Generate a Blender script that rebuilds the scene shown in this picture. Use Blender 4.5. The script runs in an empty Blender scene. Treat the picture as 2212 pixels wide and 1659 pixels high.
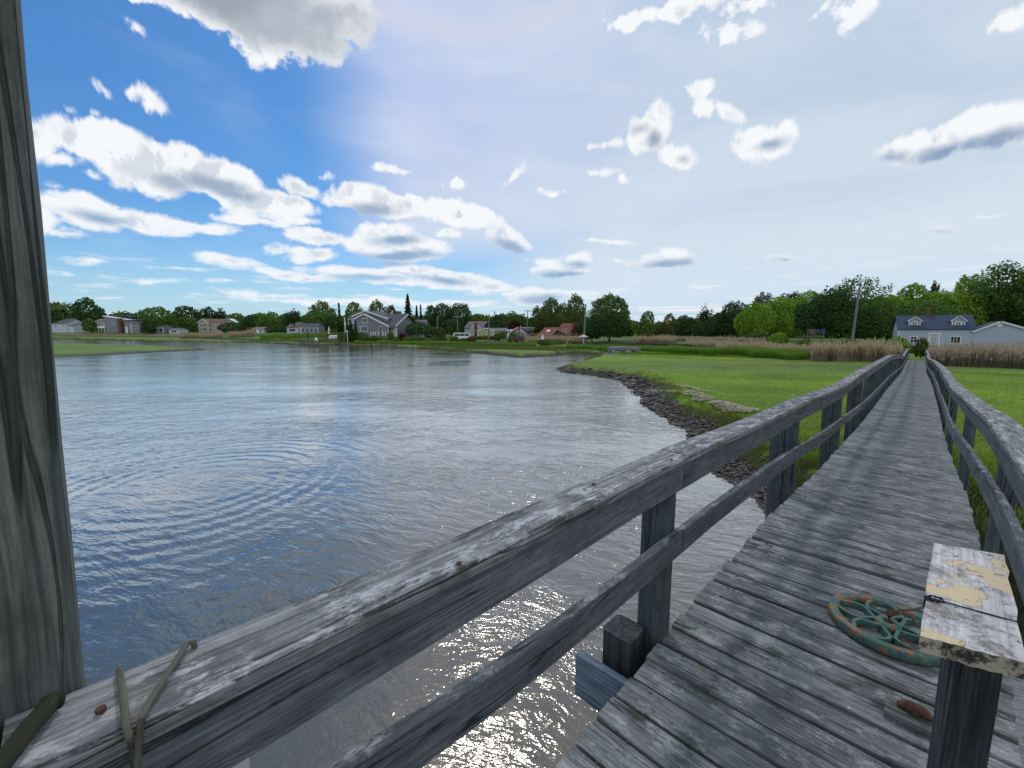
import bpy, math, random
import numpy as np
from mathutils import Vector, Matrix

# ------------------------------------------------------------------ camera / sky / sun
F = 420.0
TH = math.atan(54 / F)
CT, ST = math.cos(TH), math.sin(TH)
EYE = 4.0                       # metres above the creek
sc = bpy.context.scene
COL = sc.collection
cam_d = bpy.data.cameras.new("camera"); cam = bpy.data.objects.new("camera", cam_d); COL.objects.link(cam)
cam.location = (0, 0, EYE); cam.rotation_euler = (math.pi / 2 - TH, 0, 0)
cam_d.sensor_width = 36; cam_d.lens = 36 * F / 1024; cam_d.clip_start = 0.02; cam_d.clip_end = 9000
sc.camera = cam
sc.view_settings.view_transform = 'Standard'; sc.view_settings.look = 'None'
sc.view_settings.gamma = 1; sc.view_settings.exposure = 0.0
sc.cycles.max_bounces = 6; sc.cycles.diffuse_bounces = 2; sc.cycles.glossy_bounces = 3
sc.cycles.transparent_max_bounces = 6; sc.cycles.sample_clamp_indirect = 4
sc.cycles.sample_clamp_direct = 12

def ray(sx, sy):
    x = (sx / 3 - 512) / F; v = -(sy / 3 - 384) / F
    return x, CT + v * ST, v * CT - ST
def azel(sx, sy):
    x, y, z = ray(sx, sy)
    return math.atan2(x, y), math.atan2(z, math.hypot(x, y))
def onz(sx, sy, z):
    x, y, w = ray(sx, sy); t = (z - EYE) / w
    return x * t, y * t
def WX(sx, Y, Z=EYE):
    return (sx / 3 - 512) / F * (Y * CT - (Z - EYE) * ST)
def WZ(sy, Y):
    x, y, z = ray(1536, sy); return EYE + Y * z / y

SUN_AZ, SUN_EL = math.radians(-6.7), math.radians(54.5)
SUN_DIR = Vector((math.sin(SUN_AZ) * math.cos(SUN_EL), math.cos(SUN_AZ) * math.cos(SUN_EL), math.sin(SUN_EL)))
sun_d = bpy.data.lights.new("sun", 'SUN'); sun_d.energy = .85; sun_d.angle = math.radians(5.5); sun_d.color = (1, .95, .88)
sun = bpy.data.objects.new("sun", sun_d); COL.objects.link(sun)
sun.rotation_euler = SUN_DIR.to_track_quat('Z', 'Y').to_euler(); sun.location = (0, 0, 60)

class N:
    """tiny node helper"""
    def __init__(s, tree): s.t = tree; s.L = tree.links
    def n(s, typ, **kw):
        nd = s.t.nodes.new(typ)
        for k, v in kw.items(): setattr(nd, k, v)
        return nd
    def put(s, sock, v):
        if v is None: return
        if isinstance(v, bpy.types.NodeSocket): s.L.new(v, sock)
        else: sock.default_value = v
    def m(s, op, a, b=None, c=None, clamp=False):
        nd = s.n('ShaderNodeMath', operation=op); nd.use_clamp = clamp
        s.put(nd.inputs[0], a); s.put(nd.inputs[1], b); s.put(nd.inputs[2], c); return nd.outputs[0]
    def v(s, op, a, b=None, scale=None):
        nd = s.n('ShaderNodeVectorMath', operation=op)
        s.put(nd.inputs[0], a); s.put(nd.inputs[1], b)
        if scale is not None: s.put(nd.inputs['Scale'], scale)
        return nd.outputs['Value'] if op in ('LENGTH', 'DOT_PRODUCT', 'DISTANCE') else nd.outputs[0]
    def mix(s, f, a, b, mode='MIX'):
        nd = s.n('ShaderNodeMix', data_type='RGBA', blend_type=mode)
        s.put(nd.inputs[0], f); s.put(nd.inputs[6], a); s.put(nd.inputs[7], b); return nd.outputs[2]
    def noise(s, vec, scale, detail=4, rough=.55, dist=0):
        nd = s.n('ShaderNodeTexNoise'); s.put(nd.inputs['Vector'], vec)
        nd.inputs['Scale'].default_value = scale; nd.inputs['Detail'].default_value = detail
        nd.inputs['Roughness'].default_value = rough; nd.inputs['Distortion'].default_value = dist
        return nd
    def smooth(s, x, a, b, lo=0., hi=1.):
        nd = s.n('ShaderNodeMapRange', interpolation_type='SMOOTHSTEP')
        s.put(nd.inputs[0], x); s.put(nd.inputs[1], a); s.put(nd.inputs[2], b); s.put(nd.inputs[3], lo); s.put(nd.inputs[4], hi)
        return nd.outputs[0]
    def lin(s, x, a, b, lo=0., hi=1.):
        nd = s.n('ShaderNodeMapRange'); s.put(nd.inputs[0], x); s.put(nd.inputs[1], a); s.put(nd.inputs[2], b)
        s.put(nd.inputs[3], lo); s.put(nd.inputs[4], hi); return nd.outputs[0]
    def comb(s, x, y, z):
        nd = s.n('ShaderNodeCombineXYZ'); s.put(nd.inputs[0], x); s.put(nd.inputs[1], y); s.put(nd.inputs[2], z); return nd.outputs[0]
    def sep(s, v):
        nd = s.n('ShaderNodeSeparateXYZ'); s.L.new(v, nd.inputs[0]); return nd.outputs

def C3(r, g, b): return (r, g, b, 1)
def S3(r, g, b):               # sRGB 0..255 -> linear
    f = lambda c: (c / 255 / 12.92) if c <= 10 else ((c / 255 + .055) / 1.055) ** 2.4
    return (f(r), f(g), f(b), 1)

# cumulus: centre, radii, tilt as bearings measured off the view, converted to azimuth / elevation
CL = [(470,8,210,62,13),(600,50,170,78,14),(715,35,92,72,0),(690,100,60,45,0),(560,100,80,35,20),(290,68,20,9,20),
 (222,196,10,25,-35),(342,228,12,27,-35),(285,206,12,7,0),(205,250,10,8,0),(150,250,14,10,0),
 (140,300,105,42,10),(120,350,60,20,5),(250,322,110,48,15),(330,372,105,55,20),(440,382,125,52,12),(530,430,110,38,15),(265,395,40,18,30),
 (610,438,90,28,10),(655,408,60,22,10),(590,470,110,14,5),(200,380,20,5,10),(160,452,115,40,12),(290,478,130,26,12),(430,494,85,13,5),(120,505,60,12,0),(110,405,40,12,8),
 (560,480,85,13,5),(780,430,85,34,5),(850,445,95,28,5),(960,462,90,26,12),(1040,470,50,20,25),(985,400,30,13,0),(870,365,28,6,0),(705,378,22,8,0),
 (690,512,95,16,8),(830,503,62,24,0),(850,535,125,30,5),(680,548,62,20,0),(600,540,40,10,0),(960,505,28,8,5),
 (510,568,85,11,8),(630,592,120,12,6),(790,588,130,14,3),(950,600,125,22,8),(1060,622,60,13,0),(320,606,62,7,0),(200,560,36,7,2),(490,608,32,4,0),(600,640,80,5,0),(760,650,190,9,0),(950,655,150,9,0),(530,640,40,9,0),(140,590,34,3,0),(170,615,40,3,0),(380,580,60,5,3),(860,610,80,9,0),
 (1105,520,52,25,20),(1085,510,30,18,0),(1210,585,75,18,0),(1250,560,36,20,0),(1175,565,40,12,0),(1150,640,70,18,0),(1240,640,50,10,0),(1340,560,10,3,0),
 (1430,562,68,22,-2),(1450,548,42,20,0),(1310,516,60,6,3),(1700,562,32,9,0),(2035,494,48,12,0),(2130,465,60,3,-5),(1960,505,40,3,0),
 (1405,285,48,42,-20),(1420,252,34,28,0),(1470,335,38,28,10),(1295,308,55,14,-5),(1300,265,30,9,20),(1285,366,48,13,0),(1345,385,20,11,0),
 (1510,195,35,14,-10),(1560,245,58,20,25),(1640,305,62,32,10),(1700,292,24,22,0),(1610,330,40,22,20),(1115,390,30,10,-30),(1195,415,18,6,0),
 (1935,330,62,26,-8),(2030,300,110,34,-20),(2140,268,120,40,-15),(2230,262,80,40,-10),(2340,260,90,40,0),
 (1400,30,60,22,-10),(1500,18,70,28,-20),(1600,72,42,20,-10),(1520,70,22,14,30),(1865,18,62,40,-25),(2200,40,70,45,-40),(1620,12,42,14,0),(1775,38,20,8,-40),
 (40,300,90,60,5),(20,470,110,50,5),(-150,380,200,60,10),(1500,668,200,7,0)]
DK = [(540,12,190,50,12),(620,65,125,48,15),(700,55,70,40,0),(380,402,55,17,15),(455,402,75,19,10),(490,418,55,12,10),(800,455,62,15,3),
 (860,552,105,10,0),(810,567,75,9,0),(850,520,50,10,0),(1112,538,52,15,18),(1220,598,68,13,0),(1250,572,34,10,0),(1437,572,64,13,-2),(1700,564,30,6,0),(2035,498,44,7,0),
 (1412,300,20,16,-30),(1475,342,12,7,0),(1657,320,26,8,-15),(1920,342,42,12,-5),(2060,322,125,16,-15),(2170,300,95,22,-14),(2300,300,90,20,0),
 (1175,648,60,10,0),(200,470,70,10,10),(960,606,70,8,6),(790,600,70,7,2),(1380,280,15,9,0)]

def build_world():
    w = bpy.data.worlds.new("World"); sc.world = w; w.use_nodes = True
    t = w.node_tree; t.nodes.clear(); k = N(t)
    out = k.n('ShaderNodeOutputWorld'); bg = k.n('ShaderNodeBackground')
    k.L.new(bg.outputs[0], out.inputs[0])
    sky = k.n('ShaderNodeTexSky', sky_type='NISHITA'); sky.sun_disc = False
    sky.sun_elevation = SUN_EL; sky.sun_rotation = SUN_AZ; sky.air_density = 1.0; sky.dust_density = .6; sky.ozone_density = 2.2
    ST_ = 0.10
    tc = k.n('ShaderNodeTexCoord').outputs['Generated']
    d = k.v('NORMALIZE', tc); x, y, z = k.sep(d)
    az = k.m('ARCTAN2', x, y); el = k.m('ARCSINE', z)
    P = k.comb(az, el, 0.)
    # edge turbulence, flattened towards the horizon
    st = k.smooth(el, 0.0, .5, 2.6, 1.2)
    Q = k.v('MULTIPLY', d, k.comb(1., 1., st))
    nz = k.noise(Q, 15, 8, .6); nb = k.noise(Q, 7, 3, .5)
    amp = k.smooth(el, 0.0, .6, .026, .068)
    wv = k.v('MULTIPLY', k.v('SUBTRACT', nb.outputs['Color'], (.5, .5, .5)), k.comb(k.m('MULTIPLY', amp, 1.3), k.m('MULTIPLY', amp, .8), 0.))
    PW = k.v('ADD', P, wv)
    wv2 = k.v('MULTIPLY', k.v('SUBTRACT', nz.outputs['Color'], (.5, .5, .5)), k.comb(k.m('MULTIPLY', amp, 1.1), k.m('MULTIPLY', amp, .75), 0.))
    PW2 = k.v('ADD', PW, wv2)
    def field(lst, vec):
        acc = None; vec0 = vec
        for ci, (cx, cy, rx, ry, rot) in enumerate(lst):
            if ci and ci % 8 == 0:      # evaluate in batches: keeps the shader's stack small
                vec = k.v('ADD', k.v('SCALE', k.comb(acc, acc, 0.), scale=1e-5), vec0)
            q = 3072 / 2212; a = math.radians(rot)
            c0 = azel(cx * q, cy * q)
            ux = azel((cx + rx * math.cos(a)) * q, (cy + rx * math.sin(a)) * q)
            uy = azel((cx - ry * math.sin(a)) * q, (cy + ry * math.cos(a)) * q)
            dx = (ux[0] - c0[0], ux[1] - c0[1]); dy = (uy[0] - c0[0], uy[1] - c0[1])
            mp = k.n('ShaderNodeMapping', vector_type='TEXTURE'); k.L.new(vec, mp.inputs[0])
            mp.inputs['Location'].default_value = (c0[0], c0[1], 0)
            mp.inputs['Rotation'].default_value = (0, 0, math.atan2(dx[1], dx[0]))
            sx, sy = math.hypot(*dx), math.hypot(*dy)
            mp.inputs['Scale'].default_value = (sx, sy, 1)
            ln = k.v('LENGTH', mp.outputs[0]); r = min(sx, sy) ** .7 * max(sx, sy) ** .3
            f = k.m('MULTIPLY_ADD', ln, -r, r)
            acc = f if acc is None else k.m('MAXIMUM', acc, f)
        return acc
    f = field(CL, PW2); g = field(DK, PW)
    # small scraps of cloud low in the sky
    nl = k.noise(k.comb(k.m('MULTIPLY', az, 1.0), k.m('MULTIPLY', el, 7.0), 9.1), 9, 6, .6)
    low = k.m('MULTIPLY', k.smooth(nl.outputs[0], .53, .68), k.m('MULTIPLY', k.smooth(el, .0, .03), k.smooth(el, .16, .07)))
    nf = k.noise(Q, 55, 4, .6)
    er = k.m('MULTIPLY', k.m('ADD', k.m('MULTIPLY', k.m('SUBTRACT', nz.outputs[0], .5), 1.3), k.m('MULTIPLY', k.m('SUBTRACT', nf.outputs[0], .5), .35)), amp)
    dens = k.m('ADD', k.m('ADD', f, .0005), er)
    alpha = k.smooth(dens, -.003, .010)
    alpha = k.m('MAXIMUM', alpha, k.m('MULTIPLY', low, .75))
    # puffy relief
    Q2 = k.v('ADD', Q, (.0, -.012, .024)); nz2 = k.noise(Q2, 15, 5, .6)
    rel = k.m('MULTIPLY', k.m('SUBTRACT', nz2.outputs[0], nz.outputs[0]), 7.5)
    rel = k.m('ADD', rel, k.m('MULTIPLY', k.m('SUBTRACT', nf.outputs[0], .5), .9))
    dark = k.smooth(k.m('ADD', g, k.m('MULTIPLY', er, .6)), k.smooth(el, .40, .6, -.010, -.05), k.smooth(el, .3, .6, .016, .03))
    rel = k.m('MULTIPLY', rel, k.smooth(dens, 0., .035))
    shade = k.m('SUBTRACT', 1.0, rel, clamp=False)
    shade = k.smooth(shade, .40, 1.1, .15, 1.0)
    gcol = k.mix(k.smooth(el, .12, .4), S3(128, 168, 208), S3(146, 157, 172))
    gcol = k.mix(k.smooth(az, .05, .7), gcol, S3(118, 148, 186))
    gcol = k.mix(k.smooth(nb.outputs[0], .35, .7, 0., .5), gcol, S3(196, 203, 214))
    wcol = k.mix(k.smooth(el, .0, .3), S3(236, 243, 250), C3(.93, .95, .98))
    ccol = k.mix(k.m('SUBTRACT', 1.0, shade), wcol, k.mix(.5, gcol, wcol))
    ccol = k.mix(k.m('MULTIPLY', dark, .92), ccol, gcol)
    # clear sky: physically based texture, thin white cirrus veil on the sunward side
    base = k.v('SCALE', sky.outputs[0], scale=ST_)
    blue = k.v('MULTIPLY', base, (.36, .74, 1.08))
    blue = k.mix(k.smooth(el, .45, .0), blue, k.v('MULTIPLY', base, (.52, .85, 1.08)))
    vn = k.noise(k.comb(k.m('MULTIPLY_ADD', el, .9, az), k.m('MULTIPLY', el, 3.), 1.3), 2.6, 5, .55, .6)
    edge = k.m('MULTIPLY_ADD', el, -.10, -.325)
    ve = k.m('ADD', az, k.m('MULTIPLY', k.m('SUBTRACT', vn.outputs[0], .5), .10))
    veil = k.smooth(k.m('SUBTRACT', ve, edge), -.10, .15)
    lowf = k.smooth(el, .10, .24)
    veil2 = k.smooth(az, -.25, .25)
    veil = k.m('MAXIMUM', k.m('MULTIPLY', veil, lowf), k.m('MULTIPLY', veil2, 1.0))
    back_fill = k.smooth(k.m('ABSOLUTE', az), 1.5, 2.1); veil = k.m('MAXIMUM', veil, back_fill); veil = k.m('MAXIMUM', veil, k.m('MULTIPLY', k.smooth(el, .62, .95), .75))  # unseen sky behind and overhead whitened: added fill, less blue water reflection
    left = k.m('MULTIPLY', k.smooth(vn.outputs[0], .45, .8), .22)
    veil = k.m('MAXIMUM', k.m('MULTIPLY', veil, k.smooth(vn.outputs[0], .2, .6, .86, .97)), left)
    vcol = k.mix(k.smooth(az, -.4, .6), S3(193, 206, 240), S3(199, 214, 231))
    vcol = k.mix(k.smooth(el, .42, .05), vcol, S3(219, 230, 240))
    vcol = k.mix(k.smooth(vn.outputs[0], .35, .75, 0., .45), vcol, S3(222, 231, 244))
    vcol = k.mix(back_fill, vcol, C3(.86, .88, .90))  # added veil behind the camera, brighter white for frontal fill light
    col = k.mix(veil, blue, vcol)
    hor = k.m('MULTIPLY', k.smooth(el, .2, .0), .55)
    col = k.mix(hor, col, S3(196, 222, 243))
    # faint 22 degree halo
    cosd = k.v('DOT_PRODUCT', d, tuple(SUN_DIR)); ang = k.m('ARCCOSINE', cosd)
    ha = math.radians(22)
    inner = k.m('MULTIPLY', k.smooth(ang, ha, ha - .05), .2)
    col = k.mix(inner, col, S3(176, 182, 208))
    ring = k.m('MULTIPLY', k.smooth(ang, ha - .03, ha), k.smooth(ang, ha + .03, ha))
    col = k.mix(k.m('MULTIPLY', ring, .22), col, S3(226, 212, 214))
    # thin cloud glare about the sun itself
    glow = k.m('MULTIPLY', k.smooth(ang, .34, .0), .8)
    col = k.mix(glow, col, C3(1.9, 1.85, 1.75))
    col = k.mix(alpha, col, ccol)
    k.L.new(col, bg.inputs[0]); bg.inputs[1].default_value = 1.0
    return w
build_world()
sc.world.cycles.sampling_method = 'MANUAL'; sc.world.cycles.sample_map_resolution = 512

# ------------------------------------------------------------------ helpers
rng = np.random.default_rng(7); random.seed(7)
def tag(o, label=None, cat=None, group=None, kind=None):
    if label: o['label'] = label
    if cat: o['category'] = cat
    if group: o['group'] = group
    if kind: o['kind'] = kind
    return o
def empty(name, loc=(0, 0, 0), rz=0, label=None, cat=None, group=None):
    o = bpy.data.objects.new(name, None); COL.objects.link(o); o.location = loc; o.rotation_euler = (0, 0, rz)
    o.empty_display_size = .2
    return tag(o, label, cat, group)
def copy_tree(o, parent=None):
    c = o.copy(); COL.objects.link(c)
    if parent is not None: c.parent = parent
    for ch in list(o.children): copy_tree(ch, c)
    return c

class MB:
    """collects polygons, builds ONE mesh object; keeps board coordinates for the wood grain"""
    def __init__(s): s.v = []; s.f = []; s.wc = []; s.r = []
    def add(s, verts, faces, wc=None, r=0.):
        b = len(s.v); s.v += [tuple(p) for p in verts]; s.f += [tuple(i + b for i in q) for q in faces]
        s.wc += wc if wc is not None else [tuple(p) for p in verts]; s.r += [r] * len(verts)
    def box(s, x0, x1, y0, y1, z0, z1, M=None):
        V = [Vector(p) for p in ((x0,y0,z0),(x1,y0,z0),(x1,y1,z0),(x0,y1,z0),(x0,y0,z1),(x1,y0,z1),(x1,y1,z1),(x0,y1,z1))]
        if M is not None: V = [M @ p for p in V]
        s.add(V, [(0,3,2,1),(4,5,6,7),(0,1,5,4),(1,2,6,5),(2,3,7,6),(3,0,4,7)], r=random.random()); return s
    def poly(s, pts, faces=None): s.add(pts, faces or [tuple(range(len(pts)))]); return s
    def prism(s, prof, y0, y1, M=None):
        """prof: (x,z) outline counter-clockwise seen from -y, extruded y0..y1"""
        n = len(prof); V = [Vector((x, y0, z)) for x, z in prof] + [Vector((x, y1, z)) for x, z in prof]
        if M is not None: V = [M @ p for p in V]
        s.add(V, [tuple(range(n)), tuple(range(2*n-1, n-1, -1))] + [((i+1) % n, i, n+i, n+(i+1) % n) for i in range(n)]); return s
    def tube(s, pts, r, n=8, cap=True):
        pts = [Vector(p) for p in pts]; R = r if isinstance(r, (list, tuple)) else [r] * len(pts)
        V, Fc = [], []
        for i, p in enumerate(pts):
            t = (pts[min(i+1, len(pts)-1)] - pts[max(i-1, 0)]).normalized()
            a = t.cross(Vector((0, 0, 1)));
            if a.length < .05: a = t.cross(Vector((1, 0, 0)))
            a.normalize(); b = t.cross(a)
            for j in range(n):
                q = 2 * math.pi * j / n; V.append(p + (a * math.cos(q) + b * math.sin(q)) * R[i])
        for i in range(len(pts)-1):
            for j in range(n):
                Fc.append((i*n+j, i*n+(j+1) % n, (i+1)*n+(j+1) % n, (i+1)*n+j))
        if cap: Fc += [tuple(range(n-1, -1, -1)), tuple(range((len(pts)-1)*n, len(pts)*n))]
        s.add(V, Fc); return s
    def sweep(s, pts, side, w, t, ch=.006, jit=.0015, up=(0, 0, 1)):
        """chamfered timber along pts; centre line, side vector, width, thickness"""
        up = Vector(up); V, W = [], []; off = random.uniform(0, 50); o2 = random.uniform(0, 50); L = 0
        w2, t2 = w / 2, t / 2
        sec = [(-w2+ch,-t2),(w2-ch,-t2),(w2,-t2+ch),(w2,t2-ch),(w2-ch,t2),(-w2+ch,t2),(-w2,t2-ch),(-w2,-t2+ch)]
        pts = [Vector(p) for p in pts]
        for i, p in enumerate(pts):
            sd = Vector(side[i] if isinstance(side, list) else side)
            if i: L += (p - pts[i-1]).length
            for a, b in sec:
                a2 = a + random.uniform(-jit, jit); b2 = b + random.uniform(-jit, jit)
                V.append(p + sd * a2 + up * b2); W.append((L + off, a + o2, b + o2 * .37))
        n = 8; Fc = [tuple(range(n-1, -1, -1)), tuple(range((len(pts)-1)*n, len(pts)*n))]
        for i in range(len(pts)-1):
            for j in range(n): Fc.append((i*n+j, i*n+(j+1) % n, (i+1)*n+(j+1) % n, (i+1)*n+j))
        s.add(V, Fc, W, random.random()); return s
    def build(s, name, mat, parent=None, smooth=False):
        me = bpy.data.meshes.new(name); me.from_pydata(s.v, [], s.f)
        a = me.attributes.new('wc', 'FLOAT_VECTOR', 'POINT'); a.data.foreach_set('vector', np.array(s.wc, dtype=np.float32).ravel())
        b = me.attributes.new('rnd', 'FLOAT', 'POINT'); b.data.foreach_set('value', np.array(s.r, dtype=np.float32))
        me.materials.append(mat)
        if smooth: me.polygons.foreach_set('use_smooth', [True] * len(me.polygons))
        me.update()
        o = bpy.data.objects.new(name, me); COL.objects.link(o)
        if parent is not None: o.parent = parent
        return o

def np_mesh(name, verts, k, mat, rnd=None, parent=None, col=None):
    """verts (n*k,3) as n separate k-gons"""
    n = len(verts) // k; me = bpy.data.meshes.new(name)
    me.vertices.add(n * k); me.vertices.foreach_set('co', verts.astype(np.float32).ravel())
    me.loops.add(n * k); me.loops.foreach_set('vertex_index', np.arange(n * k, dtype=np.int32))
    me.polygons.add(n); me.polygons.foreach_set('loop_start', np.arange(0, n * k, k, dtype=np.int32))
    me.polygons.foreach_set('loop_total', np.full(n, k, dtype=np.int32))
    if rnd is not None:
        a = me.attributes.new('rnd', 'FLOAT', 'POINT'); a.data.foreach_set('value', np.repeat(rnd, k).astype(np.float32))
    if col is not None:
        a = me.attributes.new('hgt', 'FLOAT', 'POINT'); a.data.foreach_set('value', col.astype(np.float32))
    me.materials.append(mat); me.update(calc_edges=True)
    o = bpy.data.objects.new(name, me); COL.objects.link(o)
    if parent is not None: o.parent = parent
    return o

def vnoise(x, y, seed=0):
    xi, yi = np.floor(x).astype(int), np.floor(y).astype(int); fx, fy = x - xi, y - yi
    fx, fy = fx*fx*(3-2*fx), fy*fy*(3-2*fy)
    def h(a, b):
        q = np.sin(a * 127.1 + b * 311.7 + seed * 74.7) * 43758.5453; return q - np.floor(q)
    return (h(xi, yi)*(1-fx)+h(xi+1, yi)*fx)*(1-fy)+(h(xi, yi+1)*(1-fx)+h(xi+1, yi+1)*fx)*fy
def fbm(x, y, o=4, seed=0):
    s = 0; a = .5
    for i in range(o): s = s + a * vnoise(x * 2**i, y * 2**i, seed + i); a *= .5
    return s
def sstep(x, a, b):
    t = np.clip((x - a) / (b - a), 0, 1); return t * t * (3 - 2 * t)

# ------------------------------------------------------------------ materials
def mat_new(name):
    m = bpy.data.materials.new(name); m.use_nodes = True; t = m.node_tree; t.nodes.clear(); k = N(t)
    out = k.n('ShaderNodeOutputMaterial'); b = k.n('ShaderNodeBsdfPrincipled'); k.L.new(b.outputs[0], out.inputs[0])
    return m, k, b, out
def plain(name, col, rough=.7, metal=0., var=.12, scale=3.):
    m, k, b, out = mat_new(name)
    tc = k.n('ShaderNodeTexCoord').outputs['Object']
    nz = k.noise(tc, scale, 5, .6)
    c = k.mix(1.0, col, k.mix(nz.outputs[0], C3(1-var*2, 1-var*2, 1-var*2), C3(1+var, 1+var, 1+var)), 'MULTIPLY')
    k.L.new(c, b.inputs['Base Color']); b.inputs['Roughness'].default_value = rough; b.inputs['Metallic'].default_value = metal
    return m
def siding(name, col, step=.13, rough=.6):
    m, k, b, out = mat_new(name)
    z = k.sep(k.n('ShaderNodeNewGeometry').outputs['Position'])[2]
    fr = k.m('FRACT', k.m('DIVIDE', z, step))
    nz = k.noise(k.n('ShaderNodeTexCoord').outputs['Object'], 1.5, 4)
    c = k.mix(k.m('MULTIPLY', nz.outputs[0], .3), col, C3(col[0]*.6, col[1]*.6, col[2]*.6))
    k.L.new(c, b.inputs['Base Color'])
    bp = k.n('ShaderNodeBump'); bp.inputs['Distance'].default_value = .02; bp.inputs['Strength'].default_value = .6
    k.L.new(fr, bp.inputs['Height']); k.L.new(bp.outputs[0], b.inputs['Normal']); b.inputs['Roughness'].default_value = rough
    return m
def shingle(name, col):
    m, k, b, out = mat_new(name)
    tc = k.n('ShaderNodeTexCoord').outputs['Object']
    br = k.n('ShaderNodeTexBrick'); k.L.new(tc, br.inputs[0]); br.inputs['Scale'].default_value = 3.
    br.inputs['Color1'].default_value = col; br.inputs['Color2'].default_value = C3(col[0]*.72, col[1]*.72, col[2]*.75)
    br.inputs['Mortar'].default_value = C3(col[0]*.4, col[1]*.4, col[2]*.4); br.inputs['Mortar Size'].default_value = .01
    nz = k.noise(tc, 1.2, 4)
    c = k.mix(k.m('MULTIPLY', nz.outputs[0], .45), br.outputs[0], C3(col[0]*1.5, col[1]*1.45, col[2]*1.4))
    k.L.new(c, b.inputs['Base Color']); b.inputs['Roughness'].default_value = .85
    return m

def wood(name, dark, light, lichen=.0, moss=.0, bump=.7, pale=S3(176,180,184), crack=.5, bendk=.02, contrast=.15, gs=85.):
    m, k, b, out = mat_new(name)
    wc = k.n('ShaderNodeAttribute', attribute_name='wc').outputs['Vector']
    rnd = k.n('ShaderNodeAttribute', attribute_name='rnd').outputs['Fac']
    L_, A_, B_ = k.sep(wc)
    # wandering of the growth rings about knots
    wv = k.noise(k.v('MULTIPLY', wc, (1.3, 7., 7.)), 1., 2, .5)
    bend = k.m('MULTIPLY', k.m('SUBTRACT', wv.outputs[0], .5), bendk)
    A2 = k.m('ADD', A_, bend); B2 = k.m('ADD', B_, bend)
    G = k.comb(k.m('MULTIPLY', L_, 1.7), k.m('MULTIPLY', A2, gs), k.m('MULTIPLY', B2, gs))
    g1 = k.noise(G, 1., 6, .62, .15)
    G3 = k.comb(k.m('MULTIPLY', L_, 5.), k.m('MULTIPLY', A2, 190.), k.m('MULTIPLY', B2, 190.))
    g2 = k.noise(G3, 1., 4, .6)
    pos = k.n('ShaderNodeNewGeometry')
    big = k.noise(k.v('MULTIPLY', wc, (4.5, 11., 11.)), 1., 6, .7)
    blot = k.noise(pos.outputs['Position'], 5.5, 6, .66)
    grain = k.smooth(g1.outputs[0], .5-contrast, .5+contrast)
    c = k.mix(grain, dark, light)
    c = k.mix(k.smooth(g2.outputs[0], .34, .56, .5, .0), c, C3(dark[0]*.45, dark[1]*.45, dark[2]*.45))
    c = k.mix(k.smooth(big.outputs[0], .42, .68, .0, .6), c, C3(dark[0]*.62, dark[1]*.63, dark[2]*.62))
    tone = k.lin(rnd, 0., 1., .78, 1.2)
    c = k.v('SCALE', c, scale=tone)
    # cracks
    ck = k.noise(k.comb(k.m('MULTIPLY', L_, .8), k.m('MULTIPLY', A2, 22.), k.m('MULTIPLY', B2, 22.)), 1., 2, .4)
    cr = k.m('ABSOLUTE', k.m('SUBTRACT', ck.outputs[0], .5))
    crk = k.m('MULTIPLY', k.smooth(cr, .022, .004), k.smooth(k.noise(k.v('MULTIPLY', wc, (.9, 9., 9.)), 1., 1).outputs[0], .56 - crack*.14, .64 - crack*.12))
    c = k.mix(k.m('MULTIPLY', crk, crack * 1.6, clamp=True), c, C3(.004, .005, .006))
    # knots
    vo = k.n('ShaderNodeTexVoronoi', feature='F1'); k.L.new(k.v('MULTIPLY', wc, (1.15, 5.5, 5.5)), vo.inputs[0]); vo.inputs['Scale'].default_value = 1.
    kn = k.smooth(vo.outputs['Distance'], .13, .06)
    kr = k.m('MULTIPLY', k.m('SINE', k.m('MULTIPLY', vo.outputs['Distance'], 160.)), k.smooth(vo.outputs['Distance'], .32, .1))
    c = k.mix(k.m('MULTIPLY', kn, .7), c, C3(dark[0]*.4, dark[1]*.38, dark[2]*.36))
    c = k.mix(k.m('MULTIPLY', k.m('MAXIMUM', kr, 0.), .35), c, C3(dark[0]*.6, dark[1]*.6, dark[2]*.6))
    if moss:
        c = k.mix(k.m('MULTIPLY', k.smooth(blot.outputs[0], .5, .66), moss), c, C3(.045, .058, .040))
    if lichen:
        fine = k.noise(k.v('MULTIPLY', wc, (45., 130., 130.)), 1., 4, .75)
        pat = k.noise(k.v('MULTIPLY', wc, (7., 15., 15.)), 1., 6, .74)
        lf = k.m('MULTIPLY', k.smooth(pat.outputs[0], .46, .64), k.smooth(k.m('ADD', fine.outputs[0], k.m('MULTIPLY', pat.outputs[0], .6)), .74, .88))
        nzc = k.sep(pos.outputs['Normal'])[2]
        lf = k.m('MULTIPLY', lf, k.smooth(nzc, .2, .8, .18, 1.))
        c = k.mix(k.m('MULTIPLY', lf, lichen, clamp=True), c, pale)
        sp = k.n('ShaderNodeTexVoronoi', feature='F1'); k.L.new(k.v('ADD', pos.outputs['Position'], k.v('SCALE', blot.outputs['Color'], scale=.05)), sp.inputs[0]); sp.inputs['Scale'].default_value = 9.
        spot = k.m('MULTIPLY', k.smooth(sp.outputs['Distance'], .09, .06), k.smooth(nzc, .5, .9))
        spot = k.m('MULTIPLY', spot, k.smooth(k.sep(sp.outputs['Color'])[0], .8, .82))
        c = k.mix(k.m('MULTIPLY', spot, min(1., lichen)), c, S3(190, 196, 188))
    k.L.new(c, b.inputs['Base Color']); b.inputs['Roughness'].default_value = .82; b.inputs['Specular IOR Level'].default_value = .25
    h = k.m('ADD', k.m('MULTIPLY', g1.outputs[0], .8), k.m('MULTIPLY', g2.outputs[0], .35))
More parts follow.
